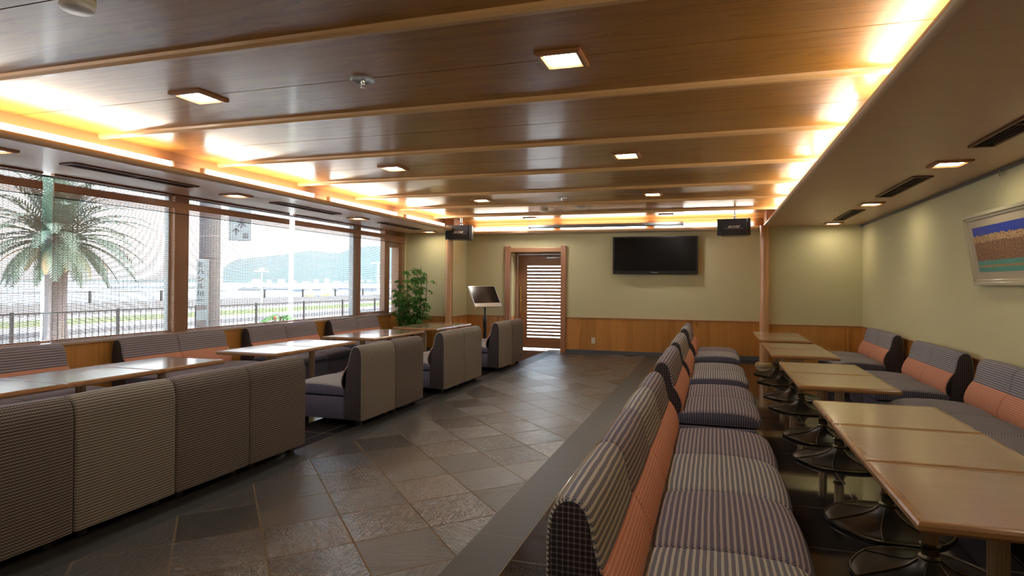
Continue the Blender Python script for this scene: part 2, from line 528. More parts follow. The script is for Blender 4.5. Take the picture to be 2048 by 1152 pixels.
class MB:
    """collects polygons; build() links them as ONE mesh object"""

    def __init__(self):
        self.v, self.f, self.mi, self.uv, self.sm = [], [], [], [], []
        self.mats = []

    def slot(self, mat):
        if mat not in self.mats:
            self.mats.append(mat)
        return self.mats.index(mat)

    def face(self, idx, mat, uvs=None, smooth=False):
        self.f.append(tuple(idx))
        self.mi.append(self.slot(mat))
        self.uv.append(uvs if uvs else [(0, 0)] * len(idx))
        self.sm.append(smooth)

    def box(self, x0, x1, y0, y1, z0, z1, mat):
        b = len(self.v)
        self.v += [(x, y, z) for x in (x0, x1) for y in (y0, y1) for z in (z0, z1)]
        for q in ((0, 1, 3, 2), (4, 6, 7, 5), (0, 4, 5, 1), (2, 3, 7, 6), (0, 2, 6, 4), (1, 5, 7, 3)):
            uvs = []
            for i in q:
                p = self.v[b + i]
                if q in ((0, 1, 3, 2), (4, 6, 7, 5)):
                    uvs.append((p[2], p[1]))
                elif q in ((0, 4, 5, 1), (2, 3, 7, 6)):
                    uvs.append((p[2], p[0]))
                else:
                    uvs.append((p[0], p[1]))
            self.face([b + i for i in q], mat, uvs)
        return self

    def bbox(self, x0, x1, y0, y1, z0, z1, mat, r=0.005, seg=2):
        """bevelled box"""
        bm = bmesh.new()
        bmesh.ops.create_cube(bm, size=1.0)
        for v in bm.verts:
            v.co = Vector(((x0 + x1) / 2 + v.co.x * (x1 - x0), (y0 + y1) / 2 + v.co.y * (y1 - y0), (z0 + z1) / 2 + v.co.z * (z1 - z0)))
        bmesh.ops.bevel(bm, geom=list(bm.edges), offset=r, segments=seg, profile=0.5, affect='EDGES')
        self.addbm(bm, mat)
        bm.free()
        return self

    def addbm(self, bm, mat, smooth=False, mtx=None):
        bm.verts.index_update()
        b = len(self.v)
        for v in bm.verts:
            c = mtx @ v.co if mtx else v.co
            self.v.append(tuple(c))
        for f in bm.faces:
            idx = [b + v.index for v in f.verts]
            n = f.normal
            ax = max(range(3), key=lambda i: abs(n[i]))
            uvs = []
            for i in idx:
                p = self.v[i]
                uvs.append((p[2], p[1]) if ax == 0 else ((p[2], p[0]) if ax == 1 else (p[0], p[1])))
            self.face(idx, mat, uvs, smooth)

    def lathe(self, prof, mat, c=(0, 0, 0), seg=24, axis='z', rfun=None, smooth=True, cap=True):
        b = len(self.v)
        n = len(prof)
        for i in range(seg):
            a = 2 * PI * i / seg
            for (r, z) in prof:
                rr = r * (rfun(a, r) if rfun else 1.0)
                x, y = rr * math.cos(a), rr * math.sin(a)
                if axis == 'z':
                    p = (c[0] + x, c[1] + y, c[2] + z)
                elif axis == 'y':
                    p = (c[0] + x, c[1] + z, c[2] + y)
                else:
                    p = (c[0] + z, c[1] + x, c[2] + y)
                self.v.append(p)
        for i in range(seg):
            j = (i + 1) % seg
            for k in range(n - 1):
                q = [b + i * n + k, b + j * n + k, b + j * n + k + 1, b + i * n + k + 1]
                self.face(q, mat, None, smooth)
        if cap:
            if prof[0][0] > 1e-6:
                self.face([b + i * n for i in range(seg)][::-1], mat)
            if prof[-1][0] > 1e-6:
                self.face([b + i * n + n - 1 for i in range(seg)], mat)
        return self

    def tube(self, pts, r, mat, seg=8, closed=False, r1=None):
        pts = [Vector(p) for p in pts]
        n = len(pts)
        b = len(self.v)
        for i, p in enumerate(pts):
            a = pts[(i - 1) % n] if (closed or i > 0) else pts[0]
            c = pts[(i + 1) % n] if (closed or i < n - 1) else pts[-1]
            d = (c - a)
            if d.length < 1e-9:
                d = Vector((0, 0, 1))
            d.normalize()
            up = Vector((0, 0, 1)) if abs(d.z) < 0.95 else Vector((1, 0, 0))
            s = d.cross(up).normalized()
            w = s.cross(d)
            rr = r if r1 is None else r + (r1 - r) * i / max(1, n - 1)
            for k in range(seg):
                an = 2 * PI * k / seg
                self.v.append(tuple(p + s * rr * math.cos(an) + w * rr * math.sin(an)))
        m = n if closed else n - 1
        for i in range(m):
            j = (i + 1) % n
            for k in range(seg):
                l = (k + 1) % seg
                self.face([b + i * seg + k, b + i * seg + l, b + j * seg + l, b + j * seg + k], mat, None, True)
        if not closed:
            self.face([b + k for k in range(seg)], mat)
            self.face([b + (n - 1) * seg + k for k in range(seg)][::-1], mat)
        return self

    def softprofile(self, prof, y0, y1, mats, sidemat, soft=0.014, crown=0.0, closed=True):
        """closed (x,z) outline pushed along y with rounded ends. mats: function(i)->material of edge i."""
        n = len(prof)
        pr_ = [Vector(p) for p in prof]
        area = sum(pr_[i].x * pr_[(i + 1) % n].y - pr_[(i + 1) % n].x * pr_[i].y for i in range(n))
        sgn = 1 if area > 0 else -1
        nrm = []
        for i in range(n):
            e = pr_[(i + 1) % n] - pr_[i - 1]
            e.normalize()
            nrm.append(Vector((e.y, -e.x)) * sgn)
        arc = [0.0]
        for i in range(n):
            arc.append(arc[-1] + (pr_[(i + 1) % n] - pr_[i]).length)
        Wd = y1 - y0
        secs = [(y0, soft), (y0 + soft * 0.3, soft * 0.45), (y0 + soft, soft * 0.08), (y0 + soft * 2, 0)]
        if crown:
            for k in (0.15, 0.3, 0.5, 0.7, 0.85):
                secs.append((y0 + Wd * k, -crown * math.sin(PI * k)))
        secs += [(y1 - soft * 2, 0), (y1 - soft, soft * 0.08), (y1 - soft * 0.3, soft * 0.45), (y1, soft)]
        b = len(self.v)
        for (y, ins) in secs:
            for i in range(n):
                q = pr_[i] - nrm[i] * ins
                self.v.append((q.x, y, q.y))
        ns = len(secs)
        for s in range(ns - 1):
            for i in range(n):
                j = (i + 1) % n
                a_, b_ = b + s * n + i, b + s * n + j
                c_, d_ = b + (s + 1) * n + j, b + (s + 1) * n + i
                ya, yb = secs[s][0], secs[s + 1][0]
                idx = [a_, b_, c_, d_] if sgn > 0 else [d_, c_, b_, a_]
                uvs = [(arc[i], ya), (arc[i + 1], ya), (arc[i + 1], yb), (arc[i], yb)]
                if sgn < 0:
                    uvs = uvs[::-1]
                self.face(idx, mats(i), uvs, True)
        for s, rev in ((0, True), (ns - 1, False)):
            idx = [b + s * n + i for i in range(n)]
            uvs = [(self.v[i][2], self.v[i][0]) for i in idx]
            if rev == (sgn > 0):
                idx, uvs = idx[::-1], uvs[::-1]
            self.face(idx, sidemat, uvs)
        return self

    def mesh(self, name):
        me = bpy.data.meshes.new(name)
        me.from_pydata(self.v, [], self.f)
        for mname in self.mats:
            me.materials.append(M[mname])
        me.polygons.foreach_set('material_index', self.mi)
        me.polygons.foreach_set('use_smooth', self.sm)
        ul = me.uv_layers.new(name='UVMap')
        flat = []
        for u in self.uv:
            for p in u:
                flat += [p[0], p[1]]
        ul.data.foreach_set('uv', flat)
        me.update()
        bm = bmesh.new()
        bm.from_mesh(me)
        bmesh.ops.recalc_face_normals(bm, faces=bm.faces)
        bm.to_mesh(me)
        bm.free()
        if any(self.sm):
            try:
                me.set_sharp_from_angle(angle=math.radians(42))
            except Exception:
                pass
        return me

    def build(self, name, parent=None, loc=None, rotz=None):
        o = bpy.data.objects.new(name, self.mesh(name))
        COL.objects.link(o)
        if parent is not None:
            o.parent = parent
        if loc is not None:
            o.location = loc
        if rotz is not None:
            o.rotation_euler = (0, 0, rotz)
        return o


def tag(o, label, cat, group=None, kind=None):
    if label:
        o['label'] = label
    if cat:
        o['category'] = cat
    if group:
        o['group'] = group
    if kind:
        o['kind'] = kind
    return o


def empty(name, loc=(0, 0, 0), rotz=0.0, label=None, cat=None, group=None):
    o = bpy.data.objects.new(name, None)
    COL.objects.link(o)
    o.empty_display_size = 0.1
    o.location = loc
    o.rotation_euler = (0, 0, rotz)
    return tag(o, label, cat, group)


def struct(o, label=None):
    o['kind'] = 'structure'
    if label:
        o['label'] = label
    return o


def copy_tree(o, parent=None):
    c = o.copy()
    COL.objects.link(c)
    if parent is not None:
        c.parent = parent
    for ch in list(o.children):
        copy_tree(ch, c)
    return c


def text_mesh(body, size, mat, extrude=0.001, shear=0.0, bold=0.0):
    cu = bpy.data.curves.new('lettering', 'FONT')
    cu.body = body
    cu.size = size
    cu.extrude = extrude
    cu.shear = shear
    cu.offset = bold
    cu.align_x = 'CENTER'
    cu.align_y = 'CENTER'
    to = bpy.data.objects.new('lettering', cu)
    COL.objects.link(to)
    dg = bpy.context.evaluated_depsgraph_get()
    me = bpy.data.meshes.new_from_object(to.evaluated_get(dg))
    bpy.data.objects.remove(to, do_unlink=True)
    me.materials.clear()
    me.materials.append(M[mat])
    return me


def link_mesh(name, me, parent=None, mtx=None):
    o = bpy.data.objects.new(name, me)
    COL.objects.link(o)
    if parent:
        o.parent = parent
    if mtx is not None:
        o.matrix_local = mtx
    return o


# ------------------------------------------------------------------ room shell
XW, XR = -5.93, 2.31          # window wall plane, right wall plane
YB, YS = 11.366, 10.686       # back wall (recess), side sections
Y0 = -3.0                     # wall behind the camera
ZS, ZC = 2.342, 2.61          # soffit, tray ceiling
XNL, XNR, YN = -4.79, 0.848, 11.20
CAP = 0.702
XRE_L0, XRE_R0 = -4.905, 0.86

m = MB()
m.box(-2.95, -1.215, Y0, 12.1, -0.08, 0.0, 'slate_tile')
fl = struct(m.build('floor'), 'brown slate tiles laid diagonally down the aisle')
m = MB()
m.box(-3.22, -2.95, Y0, 12.1, -0.08, 0.0, 'band_stone')
m.build('border_band', fl)
m = MB()
m.box(-1.215, -0.95, Y0, 11.5, -0.08, 0.0, 'band_stone')
m.build('border_band', fl)
m = MB()
m.box(-0.95, XR + 0.2, Y0, 11.5, -0.08, 0.0, 'polished_granite')
m.build('granite_paving', fl)
m = MB()
m.box(-6.2, -3.22, Y0, 12.1, -0.08, 0.0, 'polished_granite')
m.build('granite_paving', fl)

# tray ceiling panels, ribs, fascia
ribs = [2.56 + 1.275 * k for k in range(-5, 7)]
m = MB()
m.box(-5.1, 1.15, Y0, YB + 0.1, ZC + 0.02, ZC + 0.05, 'dark_gap')
edges = sorted([y for y in ribs] + [y + 0.6375 for y in ribs] + [Y0, 11.34])
edges = [y for y in edges if Y0 <= y <= 11.34]
for a, b in zip(edges[:-1], edges[1:]):
    if b - a > 0.02:
        m.box(-5.1, 1.15, a + 0.004, b - 0.004, ZC, ZC + 0.02, 'ceiling_wood')
ce = struct(m.build('ceiling'), 'honey brown wood panelled tray ceiling')
m = MB()
m.box(-6.3, 2.6, Y0 - 0.2, 12.3, 2.95, 3.05, 'dark_gap')
struct(m.build('ceiling'), 'roof slab above the wood ceiling')
m = MB()
for y in ribs:
    if y < Y0 + 0.1:
        continue
    pro = [(-0.034, ZC), (-0.030, ZC - 0.018), (-0.016, ZC - 0.034), (0.016, ZC - 0.034), (0.030, ZC - 0.018), (0.034, ZC)]
    b = len(m.v)
    for x in (-5.1, 1.15):
        for (dy, z) in pro:
            m.v.append((x, y + dy, z))
    n = len(pro)
    for i in range(n - 1):
        m.face([b + i, b + i + 1, b + n + i + 1, b + n + i], 'rib_wood')
struct(m.build('trim_1'), 'pale wooden ribs running across the tray ceiling')
m = MB()
m.box(-5.12, -5.10, Y0, YB, ZS + 0.02, ZC + 0.05, 'fascia_wood')
m.box(-5.10, -5.085, Y0, YB, ZC - 0.085, ZC, 'fascia_wood')
m.box(1.15, 1.17, Y0, YB, ZS + 0.02, ZC + 0.05, 'fascia_wood')
m.box(1.135, 1.15, Y0, YB, ZC - 0.085, ZC, 'fascia_wood')
m.box(-5.1, 1.15, YB - 0.03, YB - 0.012, ZS + 0.02, ZC + 0.05, 'fascia_wood')
m.box(-5.1, 1.15, YB - 0.07, YB - 0.03, ZC - 0.05, ZC, 'rib_wood')
for (xa, xb) in ((-5.1, XNL - 0.10), (XNR + 0.0, 1.15)):
    m.box(xa, xb, YS - 0.015, YS + 0.0, ZS + 0.02, ZC, 'fascia_wood')
m.box(XRE_L0, XRE_L0 + 0.012, YS, YB, ZS + 0.02, ZC, 'fascia_wood')
m.box(XRE_R0 - 0.012, XRE_R0, YS, YB, ZS + 0.02, ZC, 'fascia_wood')
struct(m.build('trim_2'), 'orange wood fascia boards of the light cove')
# soffits
m = MB()
m.box(-6.15, XNL, Y0, YS + 0.02, ZS, ZS + 0.02, 'soffit_wood')
m.box(-5.02, XNL, YS + 0.02, YB, ZS, ZS + 0.02, 'soffit_wood')
m.box(XNR, XR + 0.1, Y0, YB, ZS, ZS + 0.02, 'soffit_wood')
m.box(XNL, XNR, YN, YB, ZS, ZS + 0.02, 'soffit_wood')
struct(m.build('ceiling'), 'lower wooden soffit around the tray ceiling')
m = MB()
rn = 0.033
path = [(XNL - 0.0, Y0, ZS + rn), (XNL, YN - 0.05, ZS + rn), (XNL + 0.05, YN, ZS + rn), (XNR - 0.05, YN, ZS + rn), (XNR, YN - 0.05, ZS + rn), (XNR, Y0, ZS + rn)]
m.tube(path, rn, 'nosing_wood', 20)
struct(m.build('trim_3'), 'rounded wooden nosing along the tray ceiling edge')


# walls
def board_wall(m, axis, p, a0, a1, z0, z1, out, w=0.30):
    """wainscot boards: axis 'x' -> wall runs along x at y=p; out = direction of the room"""
    n = max(1, round((a1 - a0) / w))
    for i in range(n):
        s, e = a0 + (a1 - a0) * i / n, a0 + (a1 - a0) * (i + 1) / n - 0.0015
        if axis == 'x':
            m.box(s, e, min(p, p + out * 0.012), max(p, p + out * 0.012), z0, z1, 'wainscot_wood')
        else:
            m.box(min(p, p + out * 0.012), max(p, p + out * 0.012), s, e, z0, z1, 'wainscot_wood')


# right wall
m = MB()
m.box(XR, XR + 0.15, Y0, YB + 0.1, 0, 2.75, 'wallpaper')
wr = struct(m.build('wall_right'), 'khaki green papered wall on the right')
m = MB()
board_wall(m, 'y', XR, Y0, YS, 0.07, CAP - 0.02, -1, 0.62)
m.build('wainscot', wr)
m = MB()
m.bbox(XR - 0.022, XR + 0.01, Y0, YS, CAP - 0.022, CAP, 'trim_wood_y', 0.004)
m.build('cap_rail', wr)
m = MB()
m.box(XR - 0.014, XR, Y0, YS, 0, 0.07, 'slate_baseboard')
struct(m.build('baseboard_right'))
m = MB()
m.box(XR - 0.022, XR + 0.01, Y0, YS, ZS - 0.028, ZS, 'rail_grey')
m.box(XR - 0.030, XR - 0.022, Y0, YS, ZS - 0.030, ZS - 0.022, 'rail_grey')
struct(m.build('trim_4'), 'grey metal picture rail at the top of the right wall')

# back wall: recess with door opening, two side sections
DX0, DX1, DZ = -3.94, -2.89, 1.985
XRE_L, XRE_R = -4.905, 0.86
m = MB()
m.box(XRE_L - 0.1, DX0, YB, YB + 0.12, 0, 2.9, 'wallpaper')
m.box(DX1, XRE_R + 0.1, YB, YB + 0.12, 0, 2.9, 'wallpaper')
m.box(DX0, DX1, YB, YB + 0.12, DZ, 2.9, 'wallpaper')
m.box(-6.2, XRE_L, YS, YB + 0.12, 0, 2.9, 'wallpaper')
m.box(XRE_R, XR + 0.15, YS, YB + 0.12, 0, 2.9, 'wallpaper')
wbk = struct(m.build('wall_back'), 'khaki green papered end wall with a recess')
m = MB()
board_wall(m, 'x', YB, XRE_L, DX0 - 0.12, 0.07, CAP - 0.02, -1, 0.3)
board_wall(m, 'x', YB, DX1 + 0.11, XRE_R, 0.07, CAP - 0.02, -1, 0.305)
board_wall(m, 'x', YS, -6.0, XRE_L, 0.07, CAP - 0.02, -1, 0.3)
board_wall(m, 'x', YS, XRE_R, XR, 0.07, CAP - 0.02, -1, 0.48)
board_wall(m, 'y', XRE_L, YS, YB, 0.07, CAP - 0.02, 1, 0.34)
board_wall(m, 'y', XRE_R, YS, YB, 0.07, CAP - 0.02, -1, 0.34)
m.build('wainscot', wbk)
m = MB()
for (a, b) in ((XRE_L, DX0 - 0.12), (DX1 + 0.11, XRE_R)):
    m.bbox(a, b, YB - 0.022, YB + 0.01, CAP - 0.022, CAP, 'trim_wood_x', 0.004)
for (a, b) in ((-6.0, XRE_L + 0.02), (XRE_R - 0.02, XR)):
    m.bbox(a, b, YS - 0.022, YS + 0.01, CAP - 0.022, CAP, 'trim_wood_x', 0.004)
m.bbox(XRE_L - 0.01, XRE_L + 0.022, YS, YB, CAP - 0.022, CAP, 'trim_wood_y', 0.004)
m.bbox(XRE_R - 0.022, XRE_R + 0.01, YS, YB, CAP - 0.022, CAP, 'trim_wood_y', 0.004)
m.build('cap_rail', wbk)
m = MB()
m.box(XRE_L, DX0 - 0.12, YB - 0.016, YB, 0, 0.07, 'slate_baseboard')
m.box(DX1 + 0.11, XRE_R, YB - 0.016, YB, 0, 0.07, 'slate_baseboard')
m.box(-6.0, XRE_L, YS - 0.016, YS, 0, 0.07, 'slate_baseboard')
m.box(XRE_R, XR, YS - 0.016, YS, 0, 0.07, 'slate_baseboard')
struct(m.build('baseboard_back'))
# wall behind the camera
m = MB()
m.box(-6.3, XR + 0.15, Y0 - 0.15, Y0, 0, 2.95, 'wallpaper')
struct(m.build('wall_front'), 'papered wall behind the viewer')

# door passage
DY = 11.74
m = MB()
m.box(DX0 - 0.10, DX0, YB + 0.12, DY + 0.10, 0, 2.9, 'wallpaper')
m.box(DX1, DX1 + 0.10, YB + 0.12, DY + 0.10, 0, 2.9, 'wallpaper')
m.box(DX0, DX1, YB + 0.12, DY + 0.10, DZ, 2.9, 'wallpaper')
m.box(DX0, DX0 + 0.012, YB, DY, 0.0, CAP - 0.02, 'wainscot_wood')
struct(m.build('wall_back'), 'short passage walls in front of the slatted door')
m = MB()
m.bbox(DX0 - 0.115, DX0 + 0.0, YB - 0.045, YB + 0.03, 0, 2.105, 'trim_wood', 0.006)
m.bbox(DX1 + 0.0, DX1 + 0.105, YB - 0.045, YB + 0.03, 0, 2.105, 'trim_wood', 0.006)
m.bbox(DX0, DX1, YB - 0.035, YB + 0.03, DZ, DZ + 0.085, 'trim_wood_x', 0.006)
m.box(DX0, DX0 + 0.03, DY - 0.07, DY + 0.04, 0, DZ, 'trim_wood')
m.box(DX0, DX1, DY - 0.02, DY + 0.04, DZ - 0.03, DZ, 'trim_wood_x')
struct(m.build('trim_5'), 'reddish wood door surround')
m = MB()
m.box(DX0, DX1, DY - 0.04, DY + 0.05, 0.0, 0.006, 'threshold_metal')
struct(m.build('trim_6'), 'pale metal door threshold')
dr = empty('door_1', ((DX0 + DX1) / 2, DY, 0.0))
struct(dr, 'wooden door with horizontal slats')
LX0, LX1 = DX0 + 0.035, DX1 - 0.003
SX0 = LX0 + 0.20
SX1 = LX1 - 0.035
m = MB()
dcx = (DX0 + DX1) / 2
m.bbox(LX0 - dcx, SX0 - dcx, -0.02, 0.02, 0.028, 1.953, 'door_wood', 0.003)
m.bbox(SX1 - dcx, LX1 - dcx, -0.02, 0.02, 0.028, 1.953, 'door_wood', 0.003)
m.bbox(SX0 - dcx, SX1 - dcx, -0.02, 0.02, 0.028, 0.245, 'door_wood_x', 0.003)
m.bbox(SX0 - dcx, SX1 - dcx, -0.02, 0.02, 1.765, 1.953, 'door_wood_x', 0.003)
m.build('door_frame', dr)
m = MB()
pitch = (1.765 - 0.245) / 22.0
for i in range(22):
    z0 = 0.245 + pitch * i
    m.bbox(SX0 - dcx, SX1 - dcx, -0.012, 0.012, z0 + 0.026, z0 + pitch, 'door_wood_x', 0.002, 1)
m.build('slats', dr)
m = MB()
m.box(SX0 - dcx, SX1 - dcx, 0.014, 0.018, 0.245, 1.765, 'window_glass')
m.build('door_glass', dr)
m = MB()
hx = LX0 + 0.075 - dcx
m.tube([(hx, -0.055, 0.72), (hx, -0.06, 0.9), (hx, -0.06, 1.1), (hx, -0.055, 1.28)], 0.011, 'brass', 8)
for k in range(9):
    z = 0.74 + k * 0.065
    m.lathe([(0.0, -0.018), (0.017, -0.009), (0.019, 0), (0.017, 0.009), (0.0, 0.018)], 'brass', (hx, -0.06, z), 10)
m.tube([(hx, -0.055, 0.73), (hx, -0.02, 0.73)], 0.008, 'brass')
m.tube([(hx, -0.055, 1.27), (hx, -0.02, 1.27)], 0.008, 'brass')
m.build('door_handle', dr)
m = MB()
m.bbox(0.14, 0.47, -0.075, -0.022, 1.862, 1.905, 'steel', 0.008)
m.tube([(0.16, -0.05, 1.91), (-0.02, -0.08, 1.925), (0.10, -0.05, 1.935)], 0.007, 'steel')
m.build('door_closer', dr)

# window wall
SILL = 0.762
m = MB()
m.box(-6.15, XW - 0.0, Y0, 1.0, 0, 2.9, 'wallpaper')
m.box(-6.15, XW, 1.0, YS, 0, SILL - 0.03, 'wallpaper')
m.box(-6.15, XW, 10.60, YS + 0.1, SILL - 0.03, 2.9, 'wallpaper')
m.box(-6.15, XW - 0.1, 1.0, 10.62, ZS, 2.9, 'wallpaper')
wl = struct(m.build('wall_left'), 'window wall with wood panelling below the sill')
m = MB()
board_wall(m, 'y', XW, Y0, YS, 0.0, SILL - 0.03, 1, 0.62)
m.build('wainscot', wl)
m = MB()
m.bbox(XW - 0.15, XW + 0.03, 0.95, 10.62, SILL - 0.03, SILL, 'nosing_wood', 0.006)
wsill = struct(m.build('trim_7'), 'pale varnished window sill')
m = MB()
m.bbox(-6.12, -5.99, 5.39, 5.585, SILL, ZS, 'trim_wood', 0.006)
m.bbox(-6.10, -6.00, 9.10, 9.19, SILL, ZS, 'trim_wood', 0.004)
m.bbox(-6.12, -6.02, 10.02, 10.20, SILL, ZS, 'trim_wood', 0.004)
m.bbox(-6.14, -5.98, 10.47, 10.62, SILL, ZS, 'trim_wood', 0.004)
m.bbox(-6.10, -6.00, 1.0, 1.1, SILL, ZS, 'trim_wood', 0.004)
m.bbox(-6.10, -6.04, 9.19, 10.02, SILL, SILL + 0.055, 'trim_wood_y', 0.004)
m.bbox(-6.10, -6.03, 1.0, 10.6, SILL, SILL + 0.018, 'trim_wood_y', 0.003)
w1 = empty('window_1', (0, 0, 0))
struct(w1, 'long window with brown wooden posts')
m.build('window_frame', w1)
m = MB()
m.bbox(-6.11, -6.02, 8.99, 9.10, SILL, ZS, 'window_alu', 0.004)
m.bbox(-6.11, -6.05, 5.36, 5.39, SILL, ZS, 'window_alu', 0.003)
m.bbox(-6.11, -6.05, 10.20, 10.47, ZS - 0.3, ZS, 'window_alu', 0.003)
m.build('metal_post', w1)
for (a, b) in ((1.1, 5.36), (5.585, 8.99), (9.19, 10.02), (10.20, 10.47)):
    m = MB()
    m.box(-6.085, -6.079, a, b, SILL + 0.01, ZS, 'window_glass')
    m.build('glass_pane', w1)

# columns
for (cx, cyy, r, lab) in ((-4.955, 10.60, 0.068, 'round wooden column beside the plant, left of the door'),
                          (0.814, 10.60, 0.074, 'round wooden column near the right end of the room')):
    c = empty('column', (cx, cyy, 0), 0, lab, 'column', )
    m = MB()
    m.lathe([(r, 0.05), (r, ZS + 0.01)], 'column_wood', (0, 0, 0), 28)
    m.build('shaft', c)
    m = MB()
    m.lathe([(r + 0.065, 0.0), (r + 0.065, 0.035), (r + 0.05, 0.055), (r + 0.02, 0.065), (r, 0.07)], 'column_base_stone', (0, 0, 0), 28)
    m.build('base_ring', c)

# ------------------------------------------------------------------ cove lamps
def tube_lamp(loc, length, rotz, label, group='fluorescent lamps in the ceiling cove'):
    t_ = empty('fluorescent_lamp', loc, rotz, label, 'lamp', group)
    h = length / 2
    m = MB()
    m.bbox(-h, h, -0.022, 0.022, 0.0, 0.05, 'white_plastic', 0.004)
    m.build('housing', t_)
    m = MB()
    m.lathe([(0.029, -h + 0.03), (0.029, h - 0.03)], 'tube_light', (0, 0, 0.094), 12, 'x')
    m.build('light_tube', t_)
    for s in (-1, 1):
        m = MB()
        m.bbox(min(s * h, s * (h - 0.03)), max(s * h, s * (h - 0.03)), -0.024, 0.024, 0.04, 0.124, 'white_plastic', 0.004)
        m.build('lamp_holder', t_)
    return t_


ZSH = ZS + 0.021
lamps_left = [(-1.45, 0.25), (0.52, 2.22), (2.6, 4.40), (4.73, 6.47), (6.76, 8.55), (8.81, 10.30)]
lab_l = ['behind the viewer', 'above the viewer', 'above the nearest window seats', 'second along the window side',
         'third along the window side', 'farthest, beside the left speaker']
for (a, b), s in zip(lamps_left, lab_l):
    tube_lamp((-4.925, (a + b) / 2, ZSH), b - a, PI / 2, 'fluorescent lamp in the left ceiling cove, ' + s)
lab_r = ['behind the viewer', 'above the viewer', 'nearest the camera in view', 'second from the camera', 'third from the camera', 'farthest, above the right column']
for (a, b), s in zip(lamps_left, lab_r):
    tube_lamp((0.985, (a + b) / 2, ZSH), b - a, PI / 2, 'fluorescent lamp hidden in the right ceiling cove, ' + s)
for (a, b), s in zip(((-4.72, -3.0), (-2.9, -1.2), (-1.08, 0.7)), ('left of the grey screen case, above the door', 'behind the grey screen case', 'between the screen case and right speaker')):
    tube_lamp(((a + b) / 2, 11.28, ZSH), b - a, 0, 'fluorescent lamp in the far ceiling cove, ' + s)


# downlights
def make_downlight(glow='panel_light'):
    t_ = empty('recessed_downlight', (0, 0, 0), 0, 'x', 'light')
    m = MB()
    o, i, z0, z1 = 0.128, 0.088, -0.020, 0.0
    # bevelled square ring
    ring = [(o, 0.0), (o, -0.014), (o - 0.012, -0.020), (i + 0.012, -0.020), (i, -0.010), (i, 0.0)]
    b = len(m.v)
    cs = [(-1, -1), (1, -1), (1, 1), (-1, 1)]
    for (r, z) in ring:
        for (sx_, sy_) in cs:
            m.v.append((sx_ * r, sy_ * r, z))
    for k in range(len(ring) - 1):
        for c in range(4):
            d = (c + 1) % 4
            m.face([b + k * 4 + c, b + k * 4 + d, b + (k + 1) * 4 + d, b + (k + 1) * 4 + c], 'lamp_frame_wood')
    m.build('frame', t_)
    m = MB()
    m.box(-i, i, -i, i, -0.006, -0.002, glow)
    m.build('diffuser', t_)
    return t_


dl0 = make_downlight()
dl1 = make_downlight('panel_light_soft')
dls = []
rows = [(3.20, 'nearest row'), (5.757, 'second row'), (8.32, 'third row'), (10.85, 'farthest row')]
for (y, rn_) in rows:
    for (x, s) in ((-3.36, 'left'), (-0.815, 'right')):
        dls.append((x, y, ZC, f'square wood framed downlight in the tray ceiling, {s} one of the {rn_}'))
for x, s in ((-3.36, 'left'), (-0.815, 'right')):
    dls.append((x, 0.64, ZC, f'square wood framed downlight in the tray ceiling above the viewer, {s} one'))
for (y, rn_) in ((0.6, 'above the viewer'), (3.10, 'nearest in view'), (5.52, 'second from the camera'), (7.95, 'third from the camera'), (10.33, 'farthest, by the end wall')):
    dls.append((-5.245, y, ZS, f'square downlight in the soffit over the window seats, {rn_}'))
for (y, rn_) in ((0.6, 'above the viewer'), (3.0, 'nearest in the row'), (5.49, 'nearest in view, above the painting'), (7.96, 'second in view from the camera'), (10.3, 'farthest, by the end wall')):
    dls.append((1.81, y, ZS, f'square downlight in the right soffit, {rn_}'))
for k, (x, y, z, lab) in enumerate(dls):
    src = dl0 if z == ZC else dl1
    o = src if 'used' not in MATS or src.name not in MATS['used'] else copy_tree(src)
    MATS.setdefault('used', []).append(src.name)
    o.location = (x, y, z)
    o['label'] = lab
    o['group'] = 'square downlights'


# air vents
def make_vent():
    t_ = empty('air_vent', (0, 0, 0), 0, 'x', 'vent')
    L, w = 0.635, 0.085
    m = MB()
    for (a, b, c, d) in ((-w, -w + 0.022, -L, L), (w - 0.022, w, -L, L), (-w + 0.022, w - 0.022, -L, -L + 0.022), (-w + 0.022, w - 0.022, L - 0.022, L), (-w + 0.022, w - 0.022, -0.008, 0.008)):
        m.bbox(a, b, c, d, -0.014, 0.0, 'vent_wood', 0.003, 1)
    m.build('frame', t_)
    m = MB()
    m.box(-w + 0.02, w - 0.02, -L + 0.02, L - 0.02, -0.002, -0.0005, 'vent_dark')
    m.build('backing', t_)
    m = MB()
    for k in (-1, 0, 1):
        m.box(k * 0.030 - 0.004, k * 0.030 + 0.004, -L + 0.02, L - 0.02, -0.010, -0.002, 'vent_dark')
    m.build('louvre', t_)
    return t_


vt0 = make_vent()
vl = []
for (y, s) in ((4.28, 'nearest'), (6.75, 'second'), (9.22, 'farthest')):
    vl.append((-5.225, y, f'long slotted air vent in the window side soffit, {s} of three'))
for (y, s) in ((4.24, 'nearest'), (6.71, 'second'), (9.20, 'farthest')):
    vl.append((1.80, y, f'long slotted air vent in the right soffit, {s} of three'))
for k, (x, y, lab) in enumerate(vl):
    o = vt0 if k == 0 else copy_tree(vt0)
    o.location = (x, y, ZS)
    o['label'] = lab
    o['group'] = 'air vents in the soffit'


